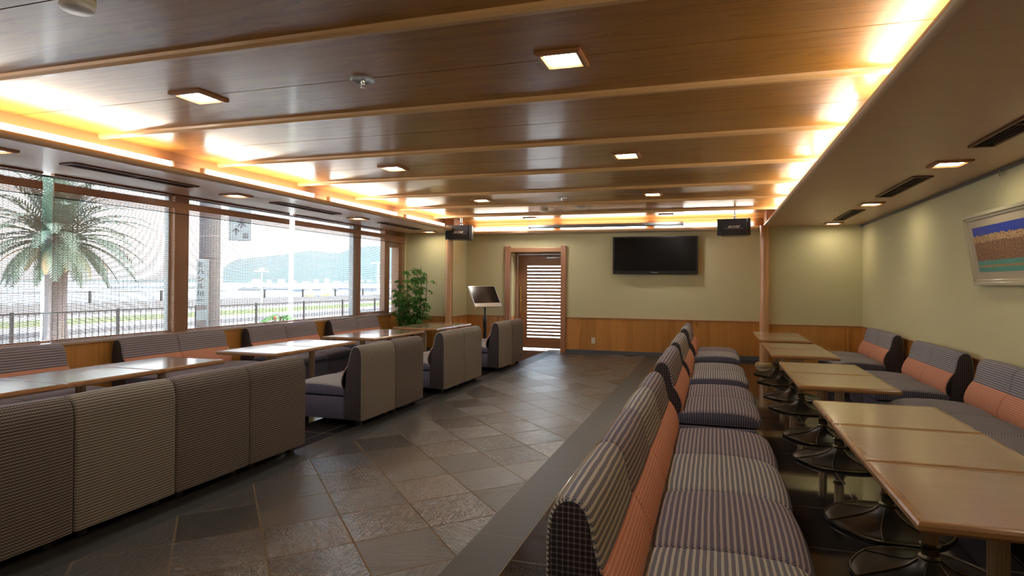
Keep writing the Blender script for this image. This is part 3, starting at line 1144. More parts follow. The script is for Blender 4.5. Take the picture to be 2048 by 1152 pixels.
# ceiling fittings
def sprinkler(x, y, lab):
    t_ = empty('sprinkler', (x, y, ZC), 0, lab, 'sprinkler', 'ceiling sprinklers')
    m = MB()
    m.lathe([(0.0, -0.004), (0.055, -0.006), (0.068, -0.010), (0.074, -0.006), (0.074, 0.0)], 'screen_plate', (0, 0, 0), 28)
    m.build('escutcheon', t_)
    m = MB()
    m.lathe([(0.012, -0.004), (0.012, -0.022), (0.007, -0.028), (0.007, -0.038)], 'chrome', (0, 0, 0), 12)
    m.tube([(-0.014, 0, -0.02), (-0.010, 0, -0.04), (0, 0, -0.05), (0.010, 0, -0.04), (0.014, 0, -0.02)], 0.003, 'chrome', 6)
    m.lathe([(0.0, -0.052), (0.016, -0.052), (0.016, -0.049), (0.0, -0.049)], 'chrome', (0, 0, 0), 12)
    m.build('sprinkler_head', t_)


sprinkler(-2.09, 3.205, 'round silver sprinkler between the two nearest ceiling downlights')
sprinkler(-2.12, 8.36, 'small silver sprinkler farther down the tray ceiling')


def detector(x, y, r, h, lab):
    t_ = empty('smoke_detector', (x, y, ZC), 0, lab, 'detector')
    m = MB()
    m.lathe([(r, 0.0), (r, -h * 0.45), (r * 0.9, -h * 0.5)], 'cream_plastic', (0, 0, 0), 28)
    m.build('mounting_ring', t_)
    m = MB()
    m.lathe([(r * 0.86, -h * 0.45), (r * 0.95, -h * 0.6), (r * 0.92, -h * 0.9), (r * 0.8, -h), (0.0, -h * 1.02)], 'white_plastic', (0, 0, 0), 28)
    m.build('cover', t_)


detector(-2.735, 1.945, 0.070, 0.055, 'cream and white smoke detector on the near ceiling, cut by the top edge')
detector(-2.76, 9.66, 0.068, 0.05, 'white smoke detector on the far tray ceiling')
m = MB()
m.lathe([(0.118, 0.0), (0.118, -0.012), (0.10, -0.022), (0.0, -0.024)], 'white_plastic', (0, 0, 0), 32)
o = m.build('ceiling_speaker', None, (-2.09, 9.56, ZC))
tag(o, 'flat round white speaker disc on the far ceiling', 'speaker')

# ------------------------------------------------------------------ blinds
def blind(y0, y1, lab, drop=0.0):
    t_ = empty('bamboo_blind', (XW + 0.03, (y0 + y1) / 2, ZS), 0, lab, 'blind', 'bamboo blinds on the long window')
    h = (y1 - y0) / 2
    bot = SILL + 0.015 - ZS
    m = MB()
    z = -0.008
    while z > bot:
        m.box(-0.002, 0.002, -h, h, z - 0.0060, z, 'bamboo')
        z -= 0.0113
    m.build('slats', t_)
    m = MB()
    n = int((y1 - y0) / 0.043)
    for i in range(n + 1):
        y = -h + 0.01 + (2 * h - 0.02) * i / n
        m.box(0.0013, 0.0024, y - 0.0013, y + 0.0013, bot, -0.002, 'cord_tan')
    m.build('cords', t_)
    m = MB()
    m.bbox(0.006, 0.016, -h, h, -0.155, -0.085, 'valance_wood', 0.003, 1)
    m.build('valance_band', t_)
    m = MB()
    zz = -0.155
    while zz > -0.215:
        m.box(0.010, 0.013, -h, h, zz - 0.0088, zz, 'valance_wood')
        zz -= 0.0113
    m.box(0.008, 0.015, -h, h, -0.222, -0.212, 'vent_dark')
    m.build('valance', t_)
    m = MB()
    m.bbox(-0.012, 0.012, -h, h, bot - 0.012, bot, 'valance_wood', 0.003, 1)
    m.build('bottom_rail', t_)
    m = MB()
    m.bbox(-0.03, 0.02, -h, h, -0.018, -0.001, 'valance_wood', 0.003, 1)
    m.build('head_rail', t_)


blind(0.75, 3.906, 'brown bamboo slat blind at the left edge, left of the narrow bright gap')
blind(4.00, 7.20, 'brown bamboo slat blind in the middle of the long window')
blind(7.316, 10.56, 'brown bamboo slat blind nearest the plant')


# ------------------------------------------------------------------ lounge seats
BACK = [(0, .06), (0, .62), (0.003, .66), (.010, .70), (.026, .733), (.05, .750), (.078, .755), (.105, .745), (.127, .718), (.141, .68), (.150, .63),
        (.163, .575), (.190, .52), (.216, .465), (.226, .42), (.220, .375), (.205, .34), (.20, .06)]
LUMB = [(.150, .567), (.173, .562), (.200, .525), (.226, .468), (.237, .42), (.231, .378), (.212, .350), (.17, .35)]
SEAT = [(.185, .275), (.185, .372), (.30, .388), (.45, .397), (.58, .397), (.68, .390), (.745, .375), (.787, .350), (.804, .320), (.800, .295), (.785, .275)]
BASE = [(.19, .06), (.19, .272), (.768, .272), (.762, .20), (.752, .06)]
_units = {}


def make_unit(width, variant):
    key = (round(width, 3), variant)
    if key in _units:
        return copy_tree(_units[key])
    top = {0: 'fabric_blue_beige', 1: 'fabric_mauve', 2: 'fabric_grey_beige'}[variant]
    outer = {0: 'fabric_back_brown', 1: 'fabric_back_brown', 2: 'fabric_back_beige'}[variant]
    t_ = empty('lounge_seat', (0, 0, 0), 0, 'x', 'seat')
    g = 0.002
    w0, w1 = g, width - g
    m = MB()

    def bm_(i):
        if i <= 4 or i == len(BACK) - 1:
            return outer
        if i >= 15:
            return 'fabric_skirt'
        return top
    m.softprofile(BACK, w0, w1, bm_, 'fabric_side', 0.012, 0.004)
    m.build('backrest', t_)
    m = MB()
    m.softprofile(LUMB, w0, w1, lambda i: 'fabric_orange', 'fabric_side', 0.012, 0.003)
    m.build('lumbar_cushion', t_)
    m = MB()
    m.softprofile(SEAT, w0, w1, lambda i: top if 1 <= i <= 6 else 'fabric_skirt', 'fabric_skirt', 0.018, 0.012)
    m.build('seat_cushion', t_)
    m = MB()
    m.softprofile(BASE, w0, w1, lambda i: 'fabric_skirt', 'fabric_skirt', 0.008)
    m.build('seat_base', t_)
    for lx in (0.06, 0.66):
        for ly in (0.06, width - 0.11):
            m = MB()
            m.bbox(lx, lx + 0.05, ly, ly + 0.05, 0.0, 0.062, 'black_plastic', 0.004, 1)
            m.build('leg', t_)
    _units[key] = t_
    return t_


ORD = ['nearest', 'second', 'third', 'fourth', 'fifth']


def seat_row(x, y0, n, width, facing, variants, where, group):
    """facing +1: the seat looks to +x; -1: to -x"""
    for i in range(n):
        o = make_unit(width, variants[i % len(variants)])
        if facing > 0:
            o.location = (x, y0 + i * width, 0)
            o.rotation_euler = (0, 0, 0)
        else:
            o.location = (x, y0 + (i + 1) * width, 0)
            o.rotation_euler = (0, 0, PI)
        nm = ORD[i] if n > 2 else ('nearer', 'farther')[i]
        o['label'] = f'striped armless lounge seat, {nm} in {where}'
        o['group'] = group


# left aisle side, backs to the aisle
seat_row(-3.135, 1.65, 4, 0.60, -1, [0, 2, 1, 1], 'the nearest block left of the aisle', 'seats with their backs to the left side of the aisle')
seat_row(-3.13, 4.83, 2, 0.615, -1, [2, 1], 'the second block left of the aisle', 'seats with their backs to the left side of the aisle')
seat_row(-3.12, 6.57, 2, 0.61, -1, [2, 2], 'the third block left of the aisle', 'seats with their backs to the left side of the aisle')
seat_row(-3.12, 8.50, 2, 0.59, -1, [2, 1], 'the farthest block left of the aisle', 'seats with their backs to the left side of the aisle')
# right aisle side, looking right
seat_row(-0.455, 1.62, 4, 0.632, 1, [2, 1, 2, 1], 'the nearest block right of the aisle', 'seats with their backs to the right side of the aisle')
seat_row(-0.455, 4.70, 2, 0.64, 1, [1, 1], 'the second block right of the aisle', 'seats with their backs to the right side of the aisle')
seat_row(-0.455, 6.40, 2, 0.62, 1, [2, 2], 'the third block right of the aisle', 'seats with their backs to the right side of the aisle')
seat_row(-0.455, 8.40, 2, 0.60, 1, [2, 1], 'the farthest block right of the aisle', 'seats with their backs to the right side of the aisle')
# window side
seat_row(-5.89, 2.06, 3, 0.66, 1, [1, 1, 1], 'the nearest window block', 'seats along the window')
seat_row(-5.89, 4.57, 2, 0.675, 1, [1, 1], 'the second window block', 'seats along the window')
seat_row(-5.89, 6.30, 2, 0.68, 1, [1, 1], 'the third window block', 'seats along the window')
seat_row(-5.89, 8.03, 2, 0.68, 1, [1, 1], 'the farthest window block', 'seats along the window')
# right wall
seat_row(2.25, 3.31, 4, 0.625, -1, [0, 0, 0, 0], 'the nearest block against the right wall', 'seats along the right wall')
seat_row(2.25, 6.23, 2, 0.65, -1, [0, 0], 'the second block against the right wall', 'seats along the right wall')
seat_row(2.25, 8.28, 2, 0.66, -1, [0, 0], 'the farthest block against the right wall', 'seats along the right wall')


# ------------------------------------------------------------------ tables
_tables = {}


def make_table(wx, wy):
    key = (wx, wy)
    if key in _tables:
        return copy_tree(_tables[key])
    t_ = empty('pedestal_table', (0, 0, 0), 0, 'x', 'table')
    hx_, hy = wx / 2 - 0.0015, wy / 2 - 0.0015
    T = 0.62
    e = 0.028
    m = MB()
    m.box(-hx_ + e, hx_ - e, -hy + e, hy - e, T - 0.030, T - 0.0008, 'table_laminate')
    m.build('tabletop', t_)
    m = MB()
    prof = [(e, T - 0.038), (e, T), (0.012, T), (0.005, T - 0.003), (0.0, T - 0.012), (0.0, T - 0.026), (0.005, T - 0.035), (0.012, T - 0.038)]
    cs = [(-1, -1), (1, -1), (1, 1), (-1, 1)]
    b = len(m.v)
    n = len(prof)
    for (d, z) in prof:
        for (sx_, sy_) in cs:
            m.v.append((sx_ * (hx_ - d), sy_ * (hy - d), z))
    for k in range(n):
        k2 = (k + 1) % n
        for c in range(4):
            d = (c + 1) % 4
            m.face([b + k * 4 + c, b + k * 4 + d, b + k2 * 4 + d, b + k2 * 4 + c], 'edge_wood_x', None, False)
    m.build('edge_band', t_)
    m = MB()
    m.lathe([(0.034, 0.17), (0.034, T - 0.038)], 'pedestal_brass', (0, 0, 0), 64, rfun=lambda a, r: 1 - 0.11 * (0.5 + 0.5 * math.cos(16 * a)), smooth=False)
    m.build('pedestal_post', t_)
    m = MB()
    m.lathe([(0.032, 0.10), (0.046, 0.105), (0.048, 0.115), (0.036, 0.125), (0.033, 0.155), (0.042, 0.162), (0.044, 0.170), (0.034, 0.178)], 'bronze_edge', (0, 0, 0), 24)
    m.build('collar', t_)
    m = MB()

    def rf(a, r):
        k = 6
        ph = ((a * k / (2 * PI)) % 1.0)
        s_ = 1 - 0.05 * (1 - (2 * ph - 1) ** 2) * -1
        return 1.0 + 0.016 * math.cos(k * a) * (r / 0.32) ** 2
    m.lathe([(0.322, 0.0), (0.325, 0.008), (0.318, 0.014), (0.27, 0.020), (0.20, 0.030), (0.13, 0.046), (0.085, 0.066), (0.055, 0.090), (0.042, 0.108)], 'base_bronze', (0, 0, 0), 60, rfun=rf)
    bs = m.build('base', t_)
    m = MB()
    for k in range(6):
        a = 2 * PI * k / 6
        pts = []
        for (r, z) in ((0.048, 0.100), (0.085, 0.070), (0.13, 0.050), (0.20, 0.034), (0.27, 0.0235), (0.328, 0.016)):
            aa = a + 0.22 * (r - 0.05) / 0.27
            pts.append((r * math.cos(aa), r * math.sin(aa), z))
        m.tube(pts, 0.0045, 'bronze_edge', 6)
    rim = [(0.322 * rf(2 * PI * i / 48, 0.32) * math.cos(2 * PI * i / 48), 0.322 * rf(2 * PI * i / 48, 0.32) * math.sin(2 * PI * i / 48), 0.014) for i in range(48)]
    m.tube(rim, 0.0055, 'bronze_edge', 6, closed=True)
    m.build('raised_rim', bs)
    _tables[key] = t_
    return t_


def table_row(xc, ys, wx, wy, where, group):
    for i, y in enumerate(ys):
        o = make_table(wx, wy)
        o.location = (xc, y, 0)
        nm = ORD[i] if len(ys) > 2 else ('nearer', 'farther')[i]
        o['label'] = f'wood edged pedestal table, {nm} in {where}'
        o['group'] = group


RG, LG = 'tables on the right side', 'tables on the window side'
table_row(0.955, [2.446 + 0.68 * k for k in range(3)], 0.69, 0.68, 'the nearest run on the right', RG)
table_row(0.935, [5.06, 5.77], 0.67, 0.71, 'the second pair on the right', RG)
table_row(0.92, [7.03, 7.75], 0.655, 0.72, 'the third pair on the right', RG)
table_row(0.92, [8.86, 9.62], 0.655, 0.74, 'the farthest pair on the right', RG)
table_row(-4.745, [2.02, 2.73, 3.44, 4.15], 0.72, 0.71, 'the nearest run by the window', LG)
table_row(-4.64, [5.38, 6.09], 0.76, 0.71, 'the second pair by the window', LG)
table_row(-4.66, [7.20, 7.91], 0.80, 0.71, 'the third pair by the window', LG)
table_row(-4.64, [9.0, 9.70], 0.80, 0.70, 'the farthest pair by the window', LG)

# ------------------------------------------------------------------ television, screen case, speakers
tv = empty('television', (-1.065, YB - 0.005, 1.90), 0, 'large black flat television mounted on the end wall', 'television')
m = MB()
hw, z0, z1 = 0.785, -0.353, 0.353
m.bbox(-hw, hw, -0.10, -0.03, z0, z1, 'tv_black', 0.008)
m.build('casing', tv)
m = MB()
m.box(-hw + 0.035, hw - 0.035, -0.103, -0.099, z0 + 0.062, z1 - 0.030, 'tv_glass')
m.build('screen', tv)
m = MB()
m.box(-0.3, 0.3, -0.03, 0.004, -0.2, 0.2, 'tv_black')
m.build('wall_bracket', tv)
link_mesh('maker_lettering', text_mesh('Panasonic', 0.034, 'logo_silver', 0.0008), tv, Matrix.Translation((0, -0.1025, z0 + 0.03)) @ Matrix.Rotation(PI / 2, 4, 'X'))

sc = empty('projection_screen_case', (-2.0, 11.075, 2.462), 0, 'long grey tubular projection screen case hanging below the far ceiling cove', 'screen')
m = MB()
m.lathe([(0.036, -1.44), (0.036, 1.44)], 'screen_case_grey', (0, 0, 0), 20, 'x')
m.build('casing', sc)
for s in (-1, 1):
    m = MB()
    m.lathe([(0.045, s * 1.44), (0.045, s * 1.475)], 'steel', (0, 0, 0), 20, 'x')
    m.bbox(s * 1.46 - 0.012, s * 1.46 + 0.012, -0.01, 0.10, 0.0, 0.02, 'steel', 0.002, 1)
    m.build('end_cap', sc)
m = MB()
m.tube([(-0.03, -0.01, -0.036), (-0.03, -0.01, -0.06), (0.03, -0.01, -0.06), (0.03, -0.01, -0.036)], 0.004, 'white_plastic', 6)
m.build('pull_handle', sc)


def pa_speaker(x, y, zc, rotz, lab, left):
    t_ = empty('loudspeaker', (x, y, zc), rotz, lab, 'speaker', 'black loudspeakers hanging from the ceiling')
    w, h, d = 0.26, 0.135, 0.16
    # cabinet: trapezoid in plan, front wider
    m = MB()
    pts = [(-w, -d), (w, -d), (w * 0.72, d), (-w * 0.72, d)]
    b = len(m.v)
    for z in (-h, h):
        for p in pts:
            m.v.append((p[0], p[1], z))
    m.face([b, b + 1, b + 2, b + 3], 'tv_black')
    m.face([b + 4, b + 5, b + 6, b + 7], 'tv_black')
    for i in range(4):
        j = (i + 1) % 4
        m.face([b + i, b + j, b + 4 + j, b + 4 + i], 'tv_black')
    m.build('cabinet', t_)
    m = MB()
    m.bbox(-w * 0.80, w * 0.80, -d - 0.018, -d + 0.004, -h + 0.004, h - 0.004, 'speaker_grille', 0.006)
    gr = m.build('grille', t_)
    link_mesh('maker_lettering', text_mesh('BOSE', 0.062, 'logo_silver', 0.0015, 0.35, 0.0012), gr, Matrix.Translation((0, -d - 0.0195, 0.0)) @ Matrix.Rotation(PI / 2, 4, 'X') @ Matrix.Diagonal((1.25, 0.7, 1, 1)))
    m = MB()
    m.bbox(-0.150, 0.150, -d - 0.0205, -d - 0.0185, -0.0275, -0.0245, 'logo_silver', 0.0005, 1)
    m.build('logo_bar', gr)
    for s in (-1, 1):
        m = MB()
        a = [(s * w * 0.80, -d - 0.014), (s * w * 1.0, -d + 0.035), (s * w * 1.0, -d - 0.0 + 0.06), (s * w * 0.80, -d + 0.01)]
        b = len(m.v)
        for z in (-h - 0.002, -h * 0.35, 0, h * 0.35, h + 0.002):
            k = 0.012 * math.cos(z / h * PI / 2)
            for i, p in enumerate(a):
                m.v.append((p[0] - (s * k if i in (0, 3) else 0), p[1] + k, z))
        for q in range(4):
            for i in range(4):
                j = (i + 1) % 4
                m.face([b + q * 4 + i, b + q * 4 + j, b + (q + 1) * 4 + j, b + (q + 1) * 4 + i], 'speaker_grey', None, False)
        m.face([b, b + 1, b + 2, b + 3], 'speaker_grey')
        m.face([b + 16, b + 17, b + 18, b + 19], 'speaker_grey')
        m.build('side_cheek', t_)
    m = MB()
    top = ZC - zc
    m.bbox(-0.075, 0.075, -0.04, 0.04, top - 0.010, top, 'speaker_grey', 0.002, 1)
    m.lathe([(0.030, top - 0.01), (0.022, top - 0.075), (0.016, top - 0.10)], 'chrome', (0, 0, 0), 12)
    m.lathe([(0.0, -0.035), (0.026, -0.02), (0.032, 0), (0.026, 0.02), (0.0, 0.035)], 'chrome', (0, 0, h + 0.03), 12)
    m.lathe([(0.034, h - 0.002), (0.034, h + 0.012)], 'speaker_grey', (0, 0, 0), 12)
    m.build('ceiling_bracket', t_)
    return t_


pa_speaker(-4.655, 10.50, 2.315, math.radians(5), 'black loudspeaker hanging from the ceiling over the left column', True)
pa_speaker(0.335, 10.38, 2.305, math.radians(-9), 'black loudspeaker hanging from the ceiling beside the right column', False)

# security spotlight in the corner
m = MB()
m.lathe([(0.018, 0.0), (0.018, -0.02), (0.012, -0.025)], 'steel', (0, 0, 0), 12)
m.lathe([(0.0, -0.065), (0.016, -0.06), (0.022, -0.045), (0.016, -0.028), (0.0, -0.022)], 'steel', (0, 0, 0), 14)
o = m.build('corner_fitting', None, (2.25, 10.60, ZS))
tag(o, 'tiny silver round fitting at the ceiling in the far right corner', 'fitting')

# wall socket
so = empty('wall_socket', (-2.232, YB - 0.012, 0.255), 0, 'small white wall socket on the wood panelling right of the door', 'socket')
m = MB()
m.bbox(-0.037, 0.037, -0.008, 0.0, -0.06, 0.06, 'white_plastic', 0.003)
m.build('cover_plate', so)
m = MB()
for z in (-0.022, 0.022):
    m.bbox(-0.016, 0.016, -0.011, -0.007, z - 0.015, z + 0.015, 'cream_plastic', 0.002, 1)
m.build('outlet', so)

# ------------------------------------------------------------------ monitor on a stand
ks = empty('monitor_stand', (-4.20, 10.62, 0), 0, 'black pole stand carrying the tilted monitor', 'stand')
m = MB()
m.lathe([(0.22, 0.0), (0.22, 0.015), (0.05, 0.03), (0.03, 0.05)], 'black_plastic', (0, 0, 0), 28)
m.build('base', ks)
m = MB()
m.lathe([(0.030, 0.03), (0.030, 0.55), (0.036, 0.56), (0.036, 0.70), (0.022, 0.72), (0.022, 0.98)], 'black_plastic', (0, 0, 0), 16)
m.build('pole', ks)
m = MB()
for z in (0.52, 0.57, 0.62):
    m.lathe([(0.040, z), (0.046, z + 0.01), (0.040, z + 0.02)], 'black_plastic', (0, 0, 0), 16)
m.build('clamp', ks)
A = math.radians(57)
TL = math.radians(33)
e1 = Vector((math.cos(A), math.sin(A), 0))
nh = Vector((math.sin(A), -math.cos(A), 0))
dn = nh * math.sin(TL) + Vector((0, 0, -math.cos(TL)))
nn_ = e1.cross(-dn)      # towards the viewer
if nn_.dot(nh) < 0:
    nn_ = -nn_
mt = Matrix(((e1.x, -dn.x, nn_.x, 0), (e1.y, -dn.y, nn_.y, 0), (e1.z, -dn.z, nn_.z, 0), (0, 0, 0, 1)))
mo = empty('monitor', (0, 0, 0), 0, 'dark flat monitor with silver lower edge, tilted on a black stand', 'monitor')
mo.matrix_world = Matrix.Translation((-4.19, 10.60, 1.105)) @ mt
m = MB()
m.bbox(-0.31, 0.31, -0.235, 0.235, -0.028, 0.0, 'silver_plastic', 0.006)
m.build('casing', mo)
m = MB()
m.box(-0.295, 0.295, -0.150, 0.222, 0.0005, 0.003, 'tv_glass')
m.build('screen', mo)
m = MB()
m.bbox(-0.06, 0.06, -0.08, 0.08, -0.07, -0.026, 'black_plastic', 0.004)
m.build('mounting_block', mo)

# ------------------------------------------------------------------ painting on the right wall
pf = empty('framed_painting', (XR - 0.035, 0, 1.352), 0, 'wide framed landscape picture hanging on the right wall by thin wires', 'painting')
tilt = math.atan2(0.095, 0.62)
ya, yb_ = 4.86, 6.245
hgt = 0.625
pf.location = (XR - 0.035, (ya + yb_) / 2, 1.365)
hw = (yb_ - ya) / 2


def pbox(m, y0, y1, z0, z1, d0, d1, mat, r=0.004):
    m.bbox(-d1, -d0, y0, y1, z0, z1, mat, r, 2)


m = MB()
fw_ = 0.030
pbox(m, -hw, hw, 0, fw_, 0.0, 0.030, 'frame_cream')
pbox(m, -hw, hw, hgt - fw_, hgt, 0.0, 0.030, 'frame_cream')
pbox(m, -hw, -hw + fw_, fw_, hgt - fw_, 0.0, 0.030, 'frame_cream')
pbox(m, hw - fw_, hw, fw_, hgt - fw_, 0.0, 0.030, 'frame_cream')
f2 = 0.052
pbox(m, -hw + fw_, hw - fw_, fw_, f2, 0.0, 0.018, 'frame_cream', 0.003)
pbox(m, -hw + fw_, hw - fw_, hgt - f2, hgt - fw_, 0.0, 0.018, 'frame_cream', 0.003)
pbox(m, -hw + fw_, -hw + f2, f2, hgt - f2, 0.0, 0.018, 'frame_cream', 0.003)
pbox(m, hw - f2, hw - fw_, f2, hgt - f2, 0.0, 0.018, 'frame_cream', 0.003)
fo = m.build('frame', pf)
m = MB()
m.box(-0.010, -0.004, -hw + f2, hw - f2, f2, hgt - f2, 'mat_board')
mo_ = m.build('mat', pf)
m = MB()
py0, py1, pz0, pz1 = -hw + 0.12, hw - 0.13, 0.115, hgt - 0.12
b = len(m.v)
m.v += [(-0.0115, py1, pz0), (-0.0115, py0, pz0), (-0.0115, py0, pz1), (-0.0115, py1, pz1), (-0.0105, py1, pz0), (-0.0105, py0, pz0), (-0.0105, py0, pz1), (-0.0105, py1, pz1)]
m.face([0, 1, 2, 3], 'landscape_picture', [(0, 0), (1, 0), (1, 1), (0, 1)])
m.face([4, 5, 6, 7], 'mat_board')
m.build('picture', pf)
for q in pf.children:
    q.rotation_euler = (0, -tilt, 0)
wir = empty('picture_hook', (XR - 0.03, 5.80, ZS - 0.03), 0, 'small silver picture hook and wire hanging from the rail above the painting', 'hook')
m = MB()
m.bbox(-0.012, 0.008, -0.012, 0.012, -0.045, 0.004, 'chrome', 0.003)
m.build('hook', wir)
m = MB()
m.tube([(0, 0, -0.03), (-0.055, 0, -0.345)], 0.0007, 'rail_grey', 5)
m.build('wire', wir)

# ------------------------------------------------------------------ potted plant
random.seed(7)
pp = empty('potted_plant', (-5.42, 10.10, 0), 0, 'tall leafy green umbrella plant in the corner by the window', 'plant')
m = MB()
m.lathe([(0.12, 0.0), (0.15, 0.04), (0.175, 0.30), (0.185, 0.32), (0.165, 0.32), (0.16, 0.28)], 'pot_white', (0, 0, 0), 28)
m.build('pot', pp)
m = MB()
m.lathe([(0.16, 0.27), (0.0, 0.285)], 'soil', (0, 0, 0), 20)
m.build('soil', pp)
stems = MB()
leaves = MB()


def leaflet(mb, p, d, up, L, w):
    s = d.cross(up).normalized()
    up2 = s.cross(d).normalized()
    b = len(mb.v)
    pts = [(0, 0, 0), (0.25, 0.75, 0.02), (0.55, 1.0, 0.0), (0.82, 0.6, -0.06), (1.0, 0, -0.14)]
    L0, R0 = [], []
    mid = []
    for (a, ww, h) in pts:
        c = p + d * (a * L) + up2 * (h * L)
        mid.append(c - up2 * 0.10 * ww * w)
        L0.append(c + s * ww * w)
        R0.append(c - s * ww * w)
    for c in mid:
        mb.v.append(tuple(c))
    for c in L0[1:-1]:
        mb.v.append(tuple(c))
    for c in R0[1:-1]:
        mb.v.append(tuple(c))
    M_, A_, B_ = b, b + 5, b + 8
    for side in (A_, B_):
        mb.face([M_, M_ + 1, side], 'leaf_green', None, False)
        mb.face([M_ + 1, M_ + 2, side + 1, side], 'leaf_green', None, False)
        mb.face([M_ + 2, M_ + 3, side + 2, side + 1], 'leaf_green', None, False)
        mb.face([M_ + 3, M_ + 4, side + 2], 'leaf_green', None, False)


def whorl(mb, p, n=7, L=0.10):
    ax = Vector((random.uniform(-.8, .8), random.uniform(-.8, .8), 1)).normalized()
    t1 = ax.orthogonal().normalized()
    t2 = ax.cross(t1)
    ph = random.uniform(0, 6)
    for k in range(n):
        a = ph + 2 * PI * k / n
        d = (t1 * math.cos(a) + t2 * math.sin(a) - ax * random.uniform(0.15, 0.6)).normalized()
        leaflet(mb, p, d, ax, L * random.uniform(0.8, 1.15), L * 0.19)


stem_tops = [(-0.24, -0.30, 1.18), (-0.16, -0.38, 0.98), (0.10, -0.30, 1.38), (-0.26, -0.25, 0.72), (0.2, -0.22, 1.22), (-0.30, -0.10, 1.33), (-0.12, -0.05, 1.50), (0.05, 0.0, 1.56), (0.15, -0.06, 1.58), (0.22, 0.05, 1.45), (-0.20, -0.2, 1.12), (0.0, -0.2, 1.10), (-0.06, -0.15, 0.85), (0.12, -0.1, 1.05)]
for (x, y, z) in stem_tops:
    base_ = Vector((random.uniform(-.04, .04), random.uniform(-.04, .04), 0.26))
    top_ = Vector((x, y, z * 1.045))
    mids = []
    for k in range(9):
        f = k / 8
        bend = math.sin(f * PI) * 0.06
        mids.append(base_.lerp(top_, f) + Vector((bend * (1 if x > 0 else -1), bend * .5, 0)))
    stems.tube(mids, 0.012, 'stem_brown', 6, r1=0.004)
    for k in range(15):
        f = 0.18 + 0.82 * random.random()
        i = min(7, int(f * 8))
        p0 = mids[i].lerp(mids[i + 1], f * 8 - i)
        out = Vector((random.uniform(-1, 1), random.uniform(-1, 0.7), random.uniform(-0.2, 0.7))).normalized() * random.uniform(0.08, 0.17)
        p1 = p0 + out
        if p1.y > 0.48:
            p1.y = 0.48
        if p1.x < -0.27:
            p1.x = -0.27
        stems.tube([p0, (p0 + p1) / 2 + Vector((0, 0, 0.02)), p1], 0.0028, 'hedge_green', 5)
        whorl(leaves, p1, random.choice([6, 7, 8]), random.uniform(0.075, 0.105))
stems.build('stems', pp)
leaves.build('foliage', pp)

# ------------------------------------------------------------------ outside
GZ = -0.30


def ray(px, py):
    return fv + rv * ((px - CXP) / F_PX) - uv_ * ((py - CYP) / F_PX)


m = MB()
m.box(-30.2, -6.16, -60, 120, GZ - 0.2, GZ, 'concrete_ground')
gnd = struct(m.build('ground'), 'pale concrete ground outside the window')
m = MB()
m.box(-6.16, 40, 12.2, 60, -0.25, -0.05, 'concrete_ground')
m.build('yard', gnd)
m = MB()
m.box(-19.2, -18.6, -60, 120, GZ, GZ + 0.12, 'seawall_concrete')
tag(m.build('kerb'), 'long dark kerb between the road and the yard', 'kerb', None, 'structure')
m = MB()
m.box(-26.0, -23.2, -60, 120, GZ, GZ + 0.05, 'lawn')
tag(m.build('grass_strip'), 'narrow strip of green grass beyond the road', 'grass', None, 'stuff')
m = MB()
m.box(-30.4, -29.6, -60, 120, GZ - 3.0, 0.23, 'seawall_concrete')
tag(m.build('seawall'), 'low dark seawall along the shore', 'wall', None, 'structure')
m = MB()
m.box(-9000, -30.4, -6000, 9000, -3.4, -3.0, 'sea_water')
tag(m.build('sea'), 'bright open sea beyond the seawall', 'sea', None, 'structure')
# far hills
hp = [(60, -0.1), (52, 0.0), (47, 0.15), (45.8, 0.5), (44.5, 1.2), (43.8, 1.75), (43.2, 2.05), (42.0, 2.2), (41, 2.35), (40, 2.48), (38.5, 2.75), (37.6, 3.0), (36.7, 2.95), (35.8, 2.75), (35.0, 2.83), (34.2, 3.15), (33.4, 3.37), (32.2, 3.55), (31.0, 3.55), (29, 3.3), (26, 3.0), (20, 2.2), (12, 1.0)]
R0 = 3600.0
random.seed(3)
m = MB()
cols_ = 8
b = len(m.v)
fine = []
for (a0, e0), (a1, e1_) in zip(hp[:-1], hp[1:]):
    for k in range(6):
        f = k / 6
        fine.append((a0 + (a1 - a0) * f, e0 + (e1_ - e0) * f + random.uniform(-0.045, 0.045)))
fine.append(hp[-1])
for (az, el) in fine:
    a = math.radians(az)
    hgt_ = max(2.0, R0 * math.tan(math.radians(el)) + 5)
    for k in range(cols_):
        f = k / (cols_ - 1)
        if f <= 0.7:
            g = f / 0.7
            rr = R0 - 900 + 900 * g
            z = -3 + (hgt_ + 3) * (g ** 1.25) + (random.uniform(-7, 7) if 0 < g < 1 else 0)
        else:
            g = (f - 0.7) / 0.3
            rr = R0 + 900 * g
            z = hgt_ * (1 - g) - 3 * g
        m.v.append((-rr * math.sin(a), rr * math.cos(a), z))
for i in range(len(fine) - 1):
    for k in range(cols_ - 1):
        m.face([b + i * cols_ + k, b + (i + 1) * cols_ + k, b + (i + 1) * cols_ + k + 1, b + i * cols_ + k + 1], 'forest_hill', None, True)
tag(m.build('hill_range'), 'hazy blue wooded hills across the bay', 'hills', None, 'structure')
# haze over the bay: a real thin scattering volume standing on the water
t = NT('bay_haze')
t.t.nodes.remove(t.b)
vs = t.n('ShaderNodeVolumeScatter')
vs.inputs['Color'].default_value = (0.50, 0.80, 1.0, 1)
vs.inputs['Density'].default_value = 0.00030
vs.inputs['Anisotropy'].default_value = 0.0
t.l(vs.outputs[0], t.t.nodes['Material Output'].inputs['Volume'])
m = MB()
m.box(-7000, -260, -3000, 8000, -2.9, 900, 'bay_haze')
tag(m.build('sea_haze'), 'pale blue haze hanging over the bay', 'haze', None, 'structure')
# breakwaters


def polar(az, r, z):
    a = math.radians(az)
    return Vector((-r * math.sin(a), r * math.cos(a), z))


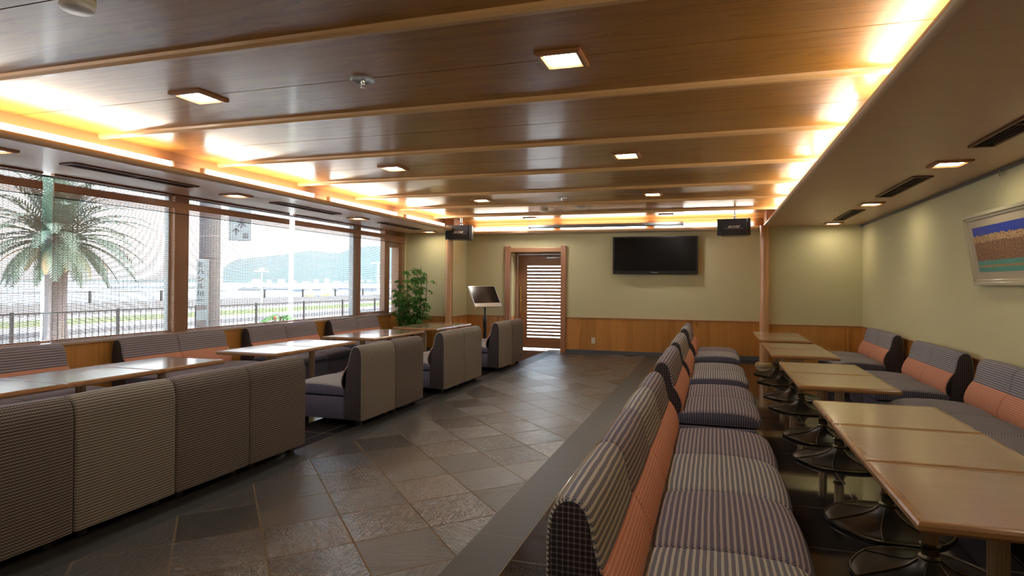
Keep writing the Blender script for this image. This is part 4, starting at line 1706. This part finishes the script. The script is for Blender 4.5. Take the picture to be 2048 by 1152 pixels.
def breakwater(az0, az1, r, h, lab):
    m = MB()
    random.seed(int(r))
    pts = []
    for k in range(25):
        f = k / 24
        pts.append(polar(az0 + (az1 - az0) * f, r, 0))
    b = len(m.v)
    for k, p in enumerate(pts):
        d = p.normalized()
        jag = random.uniform(0.6, 1.0)
        for (off_, z) in ((-9, -3.4), (-2, -3 + h * jag), (2, -3 + h * jag), (9, -3.4)):
            q = p + d * off_
            m.v.append((q.x, q.y, z))
    for k in range(24):
        for j in range(3):
            m.face([b + k * 4 + j, b + (k + 1) * 4 + j, b + (k + 1) * 4 + j + 1, b + k * 4 + j + 1], 'breakwater_rock')
    tag(m.build('breakwater'), lab, 'breakwater')


breakwater(43.3, 39.0, 340, 1.9, 'long grey rock breakwater across the middle of the bay')
breakwater(52.5, 46.5, 420, 1.8, 'low breakwater seen behind the palm')
breakwater(35.6, 31.0, 300, 2.0, 'breakwater on the right near the white boats')


# fences
def fence(x, zt, y0, y1, step, bar, lab, post=0.03):
    t_ = empty('metal_fence', (x, (y0 + y1) / 2, GZ if x > -20 else 0.23), 0, lab, 'fence')
    zb = t_.location.z
    h = zt - zb
    L = (y1 - y0) / 2
    m = MB()
    m.box(-0.015, 0.015, -L, L, h - 0.03, h, 'fence_black')
    m.box(-0.012, 0.012, -L, L, 0.08, 0.105, 'fence_black')
    m.build('rail', t_)
    m = MB()
    y = -L
    while y < L:
        m.box(-0.005, 0.005, y - 0.005, y + 0.005, 0.09, h - 0.02, 'fence_black')
        y += bar
    o = m.build('bars', t_)
    o['kind'] = 'stuff'
    y = -L
    while y <= L:
        m = MB()
        m.box(-post, post, y - post, y + post, 0.0, h + 0.02, 'fence_black')
        m.build('post', t_)
        y += step


fence(-11.0, 0.80, 5.05, 21.3, 1.805, 0.12, 'black metal railing outside the window', 0.022)
fence(-29.8, 0.80, 14.0, 62.0, 4.0, 0.5, 'thin dark railing on top of the seawall', 0.05)

# utility pole with signs
up = empty('utility_pole', (-9.32, 9.17, GZ), 0, 'thick grey concrete utility pole outside the window', 'pole')
m = MB()
m.lathe([(0.185, 0), (0.18, 3.0), (0.165, 7.0)], 'pole_concrete', (0, 0, 0), 24)
m.build('pole', up)
m = MB()
for z in (0.9, 1.72, 2.1):
    m.lathe([(0.187, z), (0.189, z + 0.02), (0.187, z + 0.03)], 'pole_concrete', (0, 0, 0), 24)
m.build('bands', up)
m = MB()
m.bbox(-0.02, 0.02, -0.04, 0.04, 1.55, 1.95, 'paint_white', 0.004, 1)
o = m.build('number_plate', up, (0.13, 0.12, 0))
o.rotation_euler = (0, 0, math.radians(-40))
# vertical sign on the pole
VD = math.radians(47)      # signs face the room
sg = empty('vertical_sign', (-9.235, 8.95, 0), 0, 'tall narrow white sign with dark lettering strapped to the utility pole', 'sign')
sg.rotation_euler = (0, 0, math.radians(-44))
m = MB()
m.bbox(-0.012, 0.012, -0.12, 0.08, 0.42, 1.77, 'sign_white', 0.008)
m.build('board', sg)
glyphs = 'ミハシル川一'
for k, g in enumerate(glyphs):
    me = text_mesh(g, 0.12, 'sign_ink', 0.001, 0, 0.001)
    link_mesh('lettering', me, sg, Matrix.Translation((0.014, -0.055, 1.66 - 0.135 * k)) @ Matrix.Rotation(PI / 2, 4, 'Z') @ Matrix.Rotation(PI / 2, 4, 'X'))
m = MB()
m.box(0.012, 0.0145, -0.115, 0.05, 0.46, 0.62, 'pole_concrete')
m.box(0.012, 0.0145, -0.115, 0.05, 0.82, 0.90, 'pole_concrete')
m.build('dark_panel', sg)
hs = empty('hanging_sign', (-9.02, 9.60, 0), 0, 'white rounded sign with a black arrow hanging beside the utility pole', 'sign')
hs.rotation_euler = (0, 0, math.radians(-44))
m = MB()
m.bbox(-0.012, 0.012, -0.20, 0.20, 2.16, 3.0, 'sign_white', 0.010)
m.build('board', hs)
for g, y, z, s in (('水', 0.03, 2.49, 0.17), ('り', 0.02, 2.63, 0.14), ('↑', -0.07, 2.33, 0.19), ('回', 0.10, 2.26, 0.10)):
    link_mesh('lettering', text_mesh(g, s, 'sign_ink', 0.001, 0, 0.002), hs, Matrix.Translation((0.014, y, z)) @ Matrix.Rotation(PI / 2, 4, 'Z') @ Matrix.Rotation(PI / 2, 4, 'X'))
m = MB()
m.tube([(0, -0.20, 2.75), (-0.10, -0.42, 2.75)], 0.012, 'galvanised', 8)
m.build('bracket', hs)

# palm tree
random.seed(11)
pm = empty('palm_tree', (-16.0, 10.95, GZ), 0, 'date palm with a round crown of arching fronds outside the left window', 'tree')
m = MB()
pts = []
tr_h = 2.45
m.lathe([(0.30, 0), (0.24, 0.3), (0.22, 1.0), (0.225, 1.8), (0.30, 2.15), (0.42, 2.55), (0.30, 2.85), (0.0, 2.95)], 'palm_trunk', (0, 0, 0), 20, rfun=lambda a, r: 1 + 0.05 * math.sin(9 * a))
m.build('trunk', pm)


def frond(m, base_, az, el, L, mat):
    """arching feather frond: a rachis with leaflets both sides"""
    d = Vector((math.cos(az) * math.cos(el), math.sin(az) * math.cos(el), math.sin(el)))
    p = Vector(base_)
    pts = [p.copy()]
    n = 13
    dirs = []
    for k in range(n):
        d = (d + Vector((0, 0, -0.085 - 0.05 * k / n))).normalized()
        dirs.append(d.copy())
        p = p + d * (L / n)
        pts.append(p.copy())
    m.tube(pts, 0.018, mat, 4, r1=0.004)
    for k in range(1, n):
        for h in (0.0, 0.5):
            c = pts[k].lerp(pts[k + 1], h) if k + 1 < len(pts) else pts[k]
            dd = dirs[min(k, n - 1)]
            side = dd.cross(Vector((0, 0, 1)))
            if side.length < 0.05:
                side = Vector((1, 0, 0))
            side.normalize()
            upv = side.cross(dd)
            ll = 0.42 * math.sin(PI * (0.18 + 0.78 * k / n)) * (L / 2.2)
            for s in (-1, 1):
                t_ = (dd * 0.75 + side * s * 0.75 + upv * 0.15 + Vector((0, 0, -0.25))).normalized()
                tip = c + t_ * ll
                b = len(m.v)
                wv = dd * 0.027
                m.v += [tuple(c - wv), tuple(c + wv), tuple(c + t_ * ll * 0.6 + wv * 0.8), tuple(tip), tuple(c + t_ * ll * 0.6 - wv * 0.8)]
                m.face([b, b + 1, b + 2, b + 3, b + 4], mat)


crown = MB()
for k in range(92):
    az = k * 2.39996 + random.uniform(-.15, .15)
    f = (k + 0.5) / 92
    el = math.radians(86 - 112 * f + random.uniform(-5, 5))
    frond(crown, (0.22 * math.cos(az) * min(1, f * 2), 0.22 * math.sin(az) * min(1, f * 2), 2.85 - 0.25 * f), az, el, random.uniform(1.75, 2.2) * (1.0 if f < .8 else .75), 'palm_leaf')
crown.build('crown', pm)
dry = MB()
for k in range(12):
    az = k * 2.39996 + 0.7
    frond(dry, (0.3 * math.cos(az), 0.3 * math.sin(az), 2.5), az, math.radians(random.uniform(-20, 5)), 1.1, 'palm_dry')
dry.build('dry_fronds', pm)

# street lamps, boats, buildings, crane on the shore


def lamp_post(az, r, h, lab):
    p = polar(az, r, GZ)
    t_ = empty('street_lamp', p, 0, lab, 'street lamp')
    m = MB()
    m.lathe([(0.07, 0), (0.045, h)], 'galvanised', (0, 0, 0), 10)
    m.build('pole', t_)
    m = MB()
    for s in (-1, 1):
        m.bbox(-0.10, 0.10, s * 0.38 - 0.14, s * 0.38 + 0.14, h - 0.05, h + 0.03, 'paint_white', 0.02, 1)
    m.bbox(-0.03, 0.03, -0.4, 0.4, h - 0.05, h - 0.02, 'galvanised', 0.01, 1)
    m.bbox(-0.1, 0.1, -0.15, 0.15, h + 0.03, h + 0.20, 'paint_white', 0.03, 1)
    m.build('lamp_head', t_)


lamp_post(41.5, 39.5, 2.3, 'pale street lamp with a wide head in front of the hills')
m = MB()
pt = polar(31.6, 95, -1.0)
m.lathe([(0.18, 0), (0.10, 5.6)], 'paint_white', (0, 0, 0), 10)
for k in range(5):
    m.box(-0.5, 0.5, -0.04, 0.04, 1.0 + k * 0.8, 1.06 + k * 0.8, 'paint_white')
m.box(-1.2, 1.2, -0.1, 0.1, 5.3, 5.5, 'paint_white')
o = m.build('signal_mast', None, pt)
tag(o, 'thin white signal mast seen in the right window pane', 'mast')


def boat(az, r, L, mat, lab, crane_=False):
    p = polar(az, r, -3.0)
    t_ = empty('boat', p, math.radians(az + 5), lab, 'boat', 'boats moored beyond the seawall')
    m = MB()
    b = len(m.v)
    secs = [(-1.0, 0.30, 0.9), (-0.6, 0.42, 0.8), (0.0, 0.45, 0.8), (0.6, 0.34, 0.95), (1.0, 0.02, 1.25)]
    for (f, w, h) in secs:
        for (sy_, z) in ((-1, h), (-0.6, -0.2), (0.6, -0.2), (1, h)):
            m.v.append((f * L / 2, sy_ * w * L * 0.35, z))
    for k in range(4):
        for j in range(4):
            j2 = (j + 1) % 4
            m.face([b + k * 4 + j, b + (k + 1) * 4 + j, b + (k + 1) * 4 + j2, b + k * 4 + j2], mat)
    m.face([b, b + 1, b + 2, b + 3], mat)
    m.build('hull', t_)
    m = MB()
    m.bbox(-L * 0.2, L * 0.12, -L * 0.09, L * 0.09, 0.8, 2.3, 'paint_white', 0.1, 1)
    m.bbox(-L * 0.2, L * 0.14, -L * 0.10, L * 0.10, 2.3, 2.5, 'paint_blue', 0.05, 1)
    m.build('cabin', t_)


boat(38.4, 150, 9.0, 'paint_blue', 'blue hulled boat with a white cabin, left of the other boats')
boat(36.9, 165, 6.0, 'paint_yellow', 'yellowish boat right of the blue boat')
boat(34.6, 190, 9.0, 'paint_white', 'white boat near the grey window post')
boat(30.9, 200, 10.0, 'paint_white', 'white boat seen in the narrow right pane')
m = MB()
for k in range(2):
    m.tube([(0, k * 0.8, 0), (2.9, k * 0.8 + 0.1, 3.0)], 0.14, 'galvanised', 6)
m.bbox(-1.2, 0.6, -0.4, 1.2, -1.0, 0.4, 'paint_blue', 0.1, 1)
o = m.build('dock_ramp', None, polar(34.9, 120, -2.0), math.radians(34))
tag(o, 'slanting grey dock crane arm beside the boats', 'crane')
random.seed(5)
for k in range(14):
    az = [47.5, 41.9, 40.9, 39.9, 38.9, 37.9, 37.0, 36.1, 35.2, 34.3, 33.2, 32.3, 31.4, 30.5][k]
    wdt, hh = random.uniform(7, 17), random.uniform(5, 14)
    t_ = empty('shore_building', polar(az, 2650 + 10 * k, -3.0), math.radians(az + random.uniform(-12, 12)), None, 'building', 'small pale buildings on the far shore')
    t_['label'] = 'small pale building far away at the foot of the hills across the bay'
    m = MB()
    m.box(-wdt, wdt, -8, 8, 0, hh + (6 if k == 7 else 0), 'paint_white')
    m.build('wall', t_)
    m = MB()
    b = len(m.v)
    z = hh + (6 if k == 7 else 0)
    m.v += [(-wdt, -8, z), (wdt, -8, z), (wdt, 8, z), (-wdt, 8, z), (-wdt * .9, 0, z + 4), (wdt * .9, 0, z + 4)]
    m.face([b, b + 1, b + 5, b + 4], 'galvanised')
    m.face([b + 3, b + 2, b + 5, b + 4], 'galvanised')
    m.face([b, b + 3, b + 4], 'galvanised')
    m.face([b + 1, b + 2, b + 5], 'galvanised')
    m.build('roof', t_)
# shrub with flowers beside the railing
sh = empty('flowering_shrub', (-10.3, 12.3, GZ), 0, 'low green shrub with a red flower by the railing outside', 'shrub')
random.seed(21)
m = MB()
for k in range(60):
    p = Vector((random.gauss(0, .16), random.gauss(0, .22), 0.25 + random.random() * 0.6))
    whorl(m, p, 6, 0.13)
m.build('foliage', sh)
m = MB()
m.tube([(0, 0, 0), (0.02, 0.02, 0.4), (0, 0, 0.8)], 0.02, 'stem_brown', 6)
m.build('stem', sh)
m = MB()
m.lathe([(0, -0.05), (0.05, 0), (0, 0.05)], 'red_flower', (0.1, -0.3, 0.78), 8)
m.build('flower', sh)
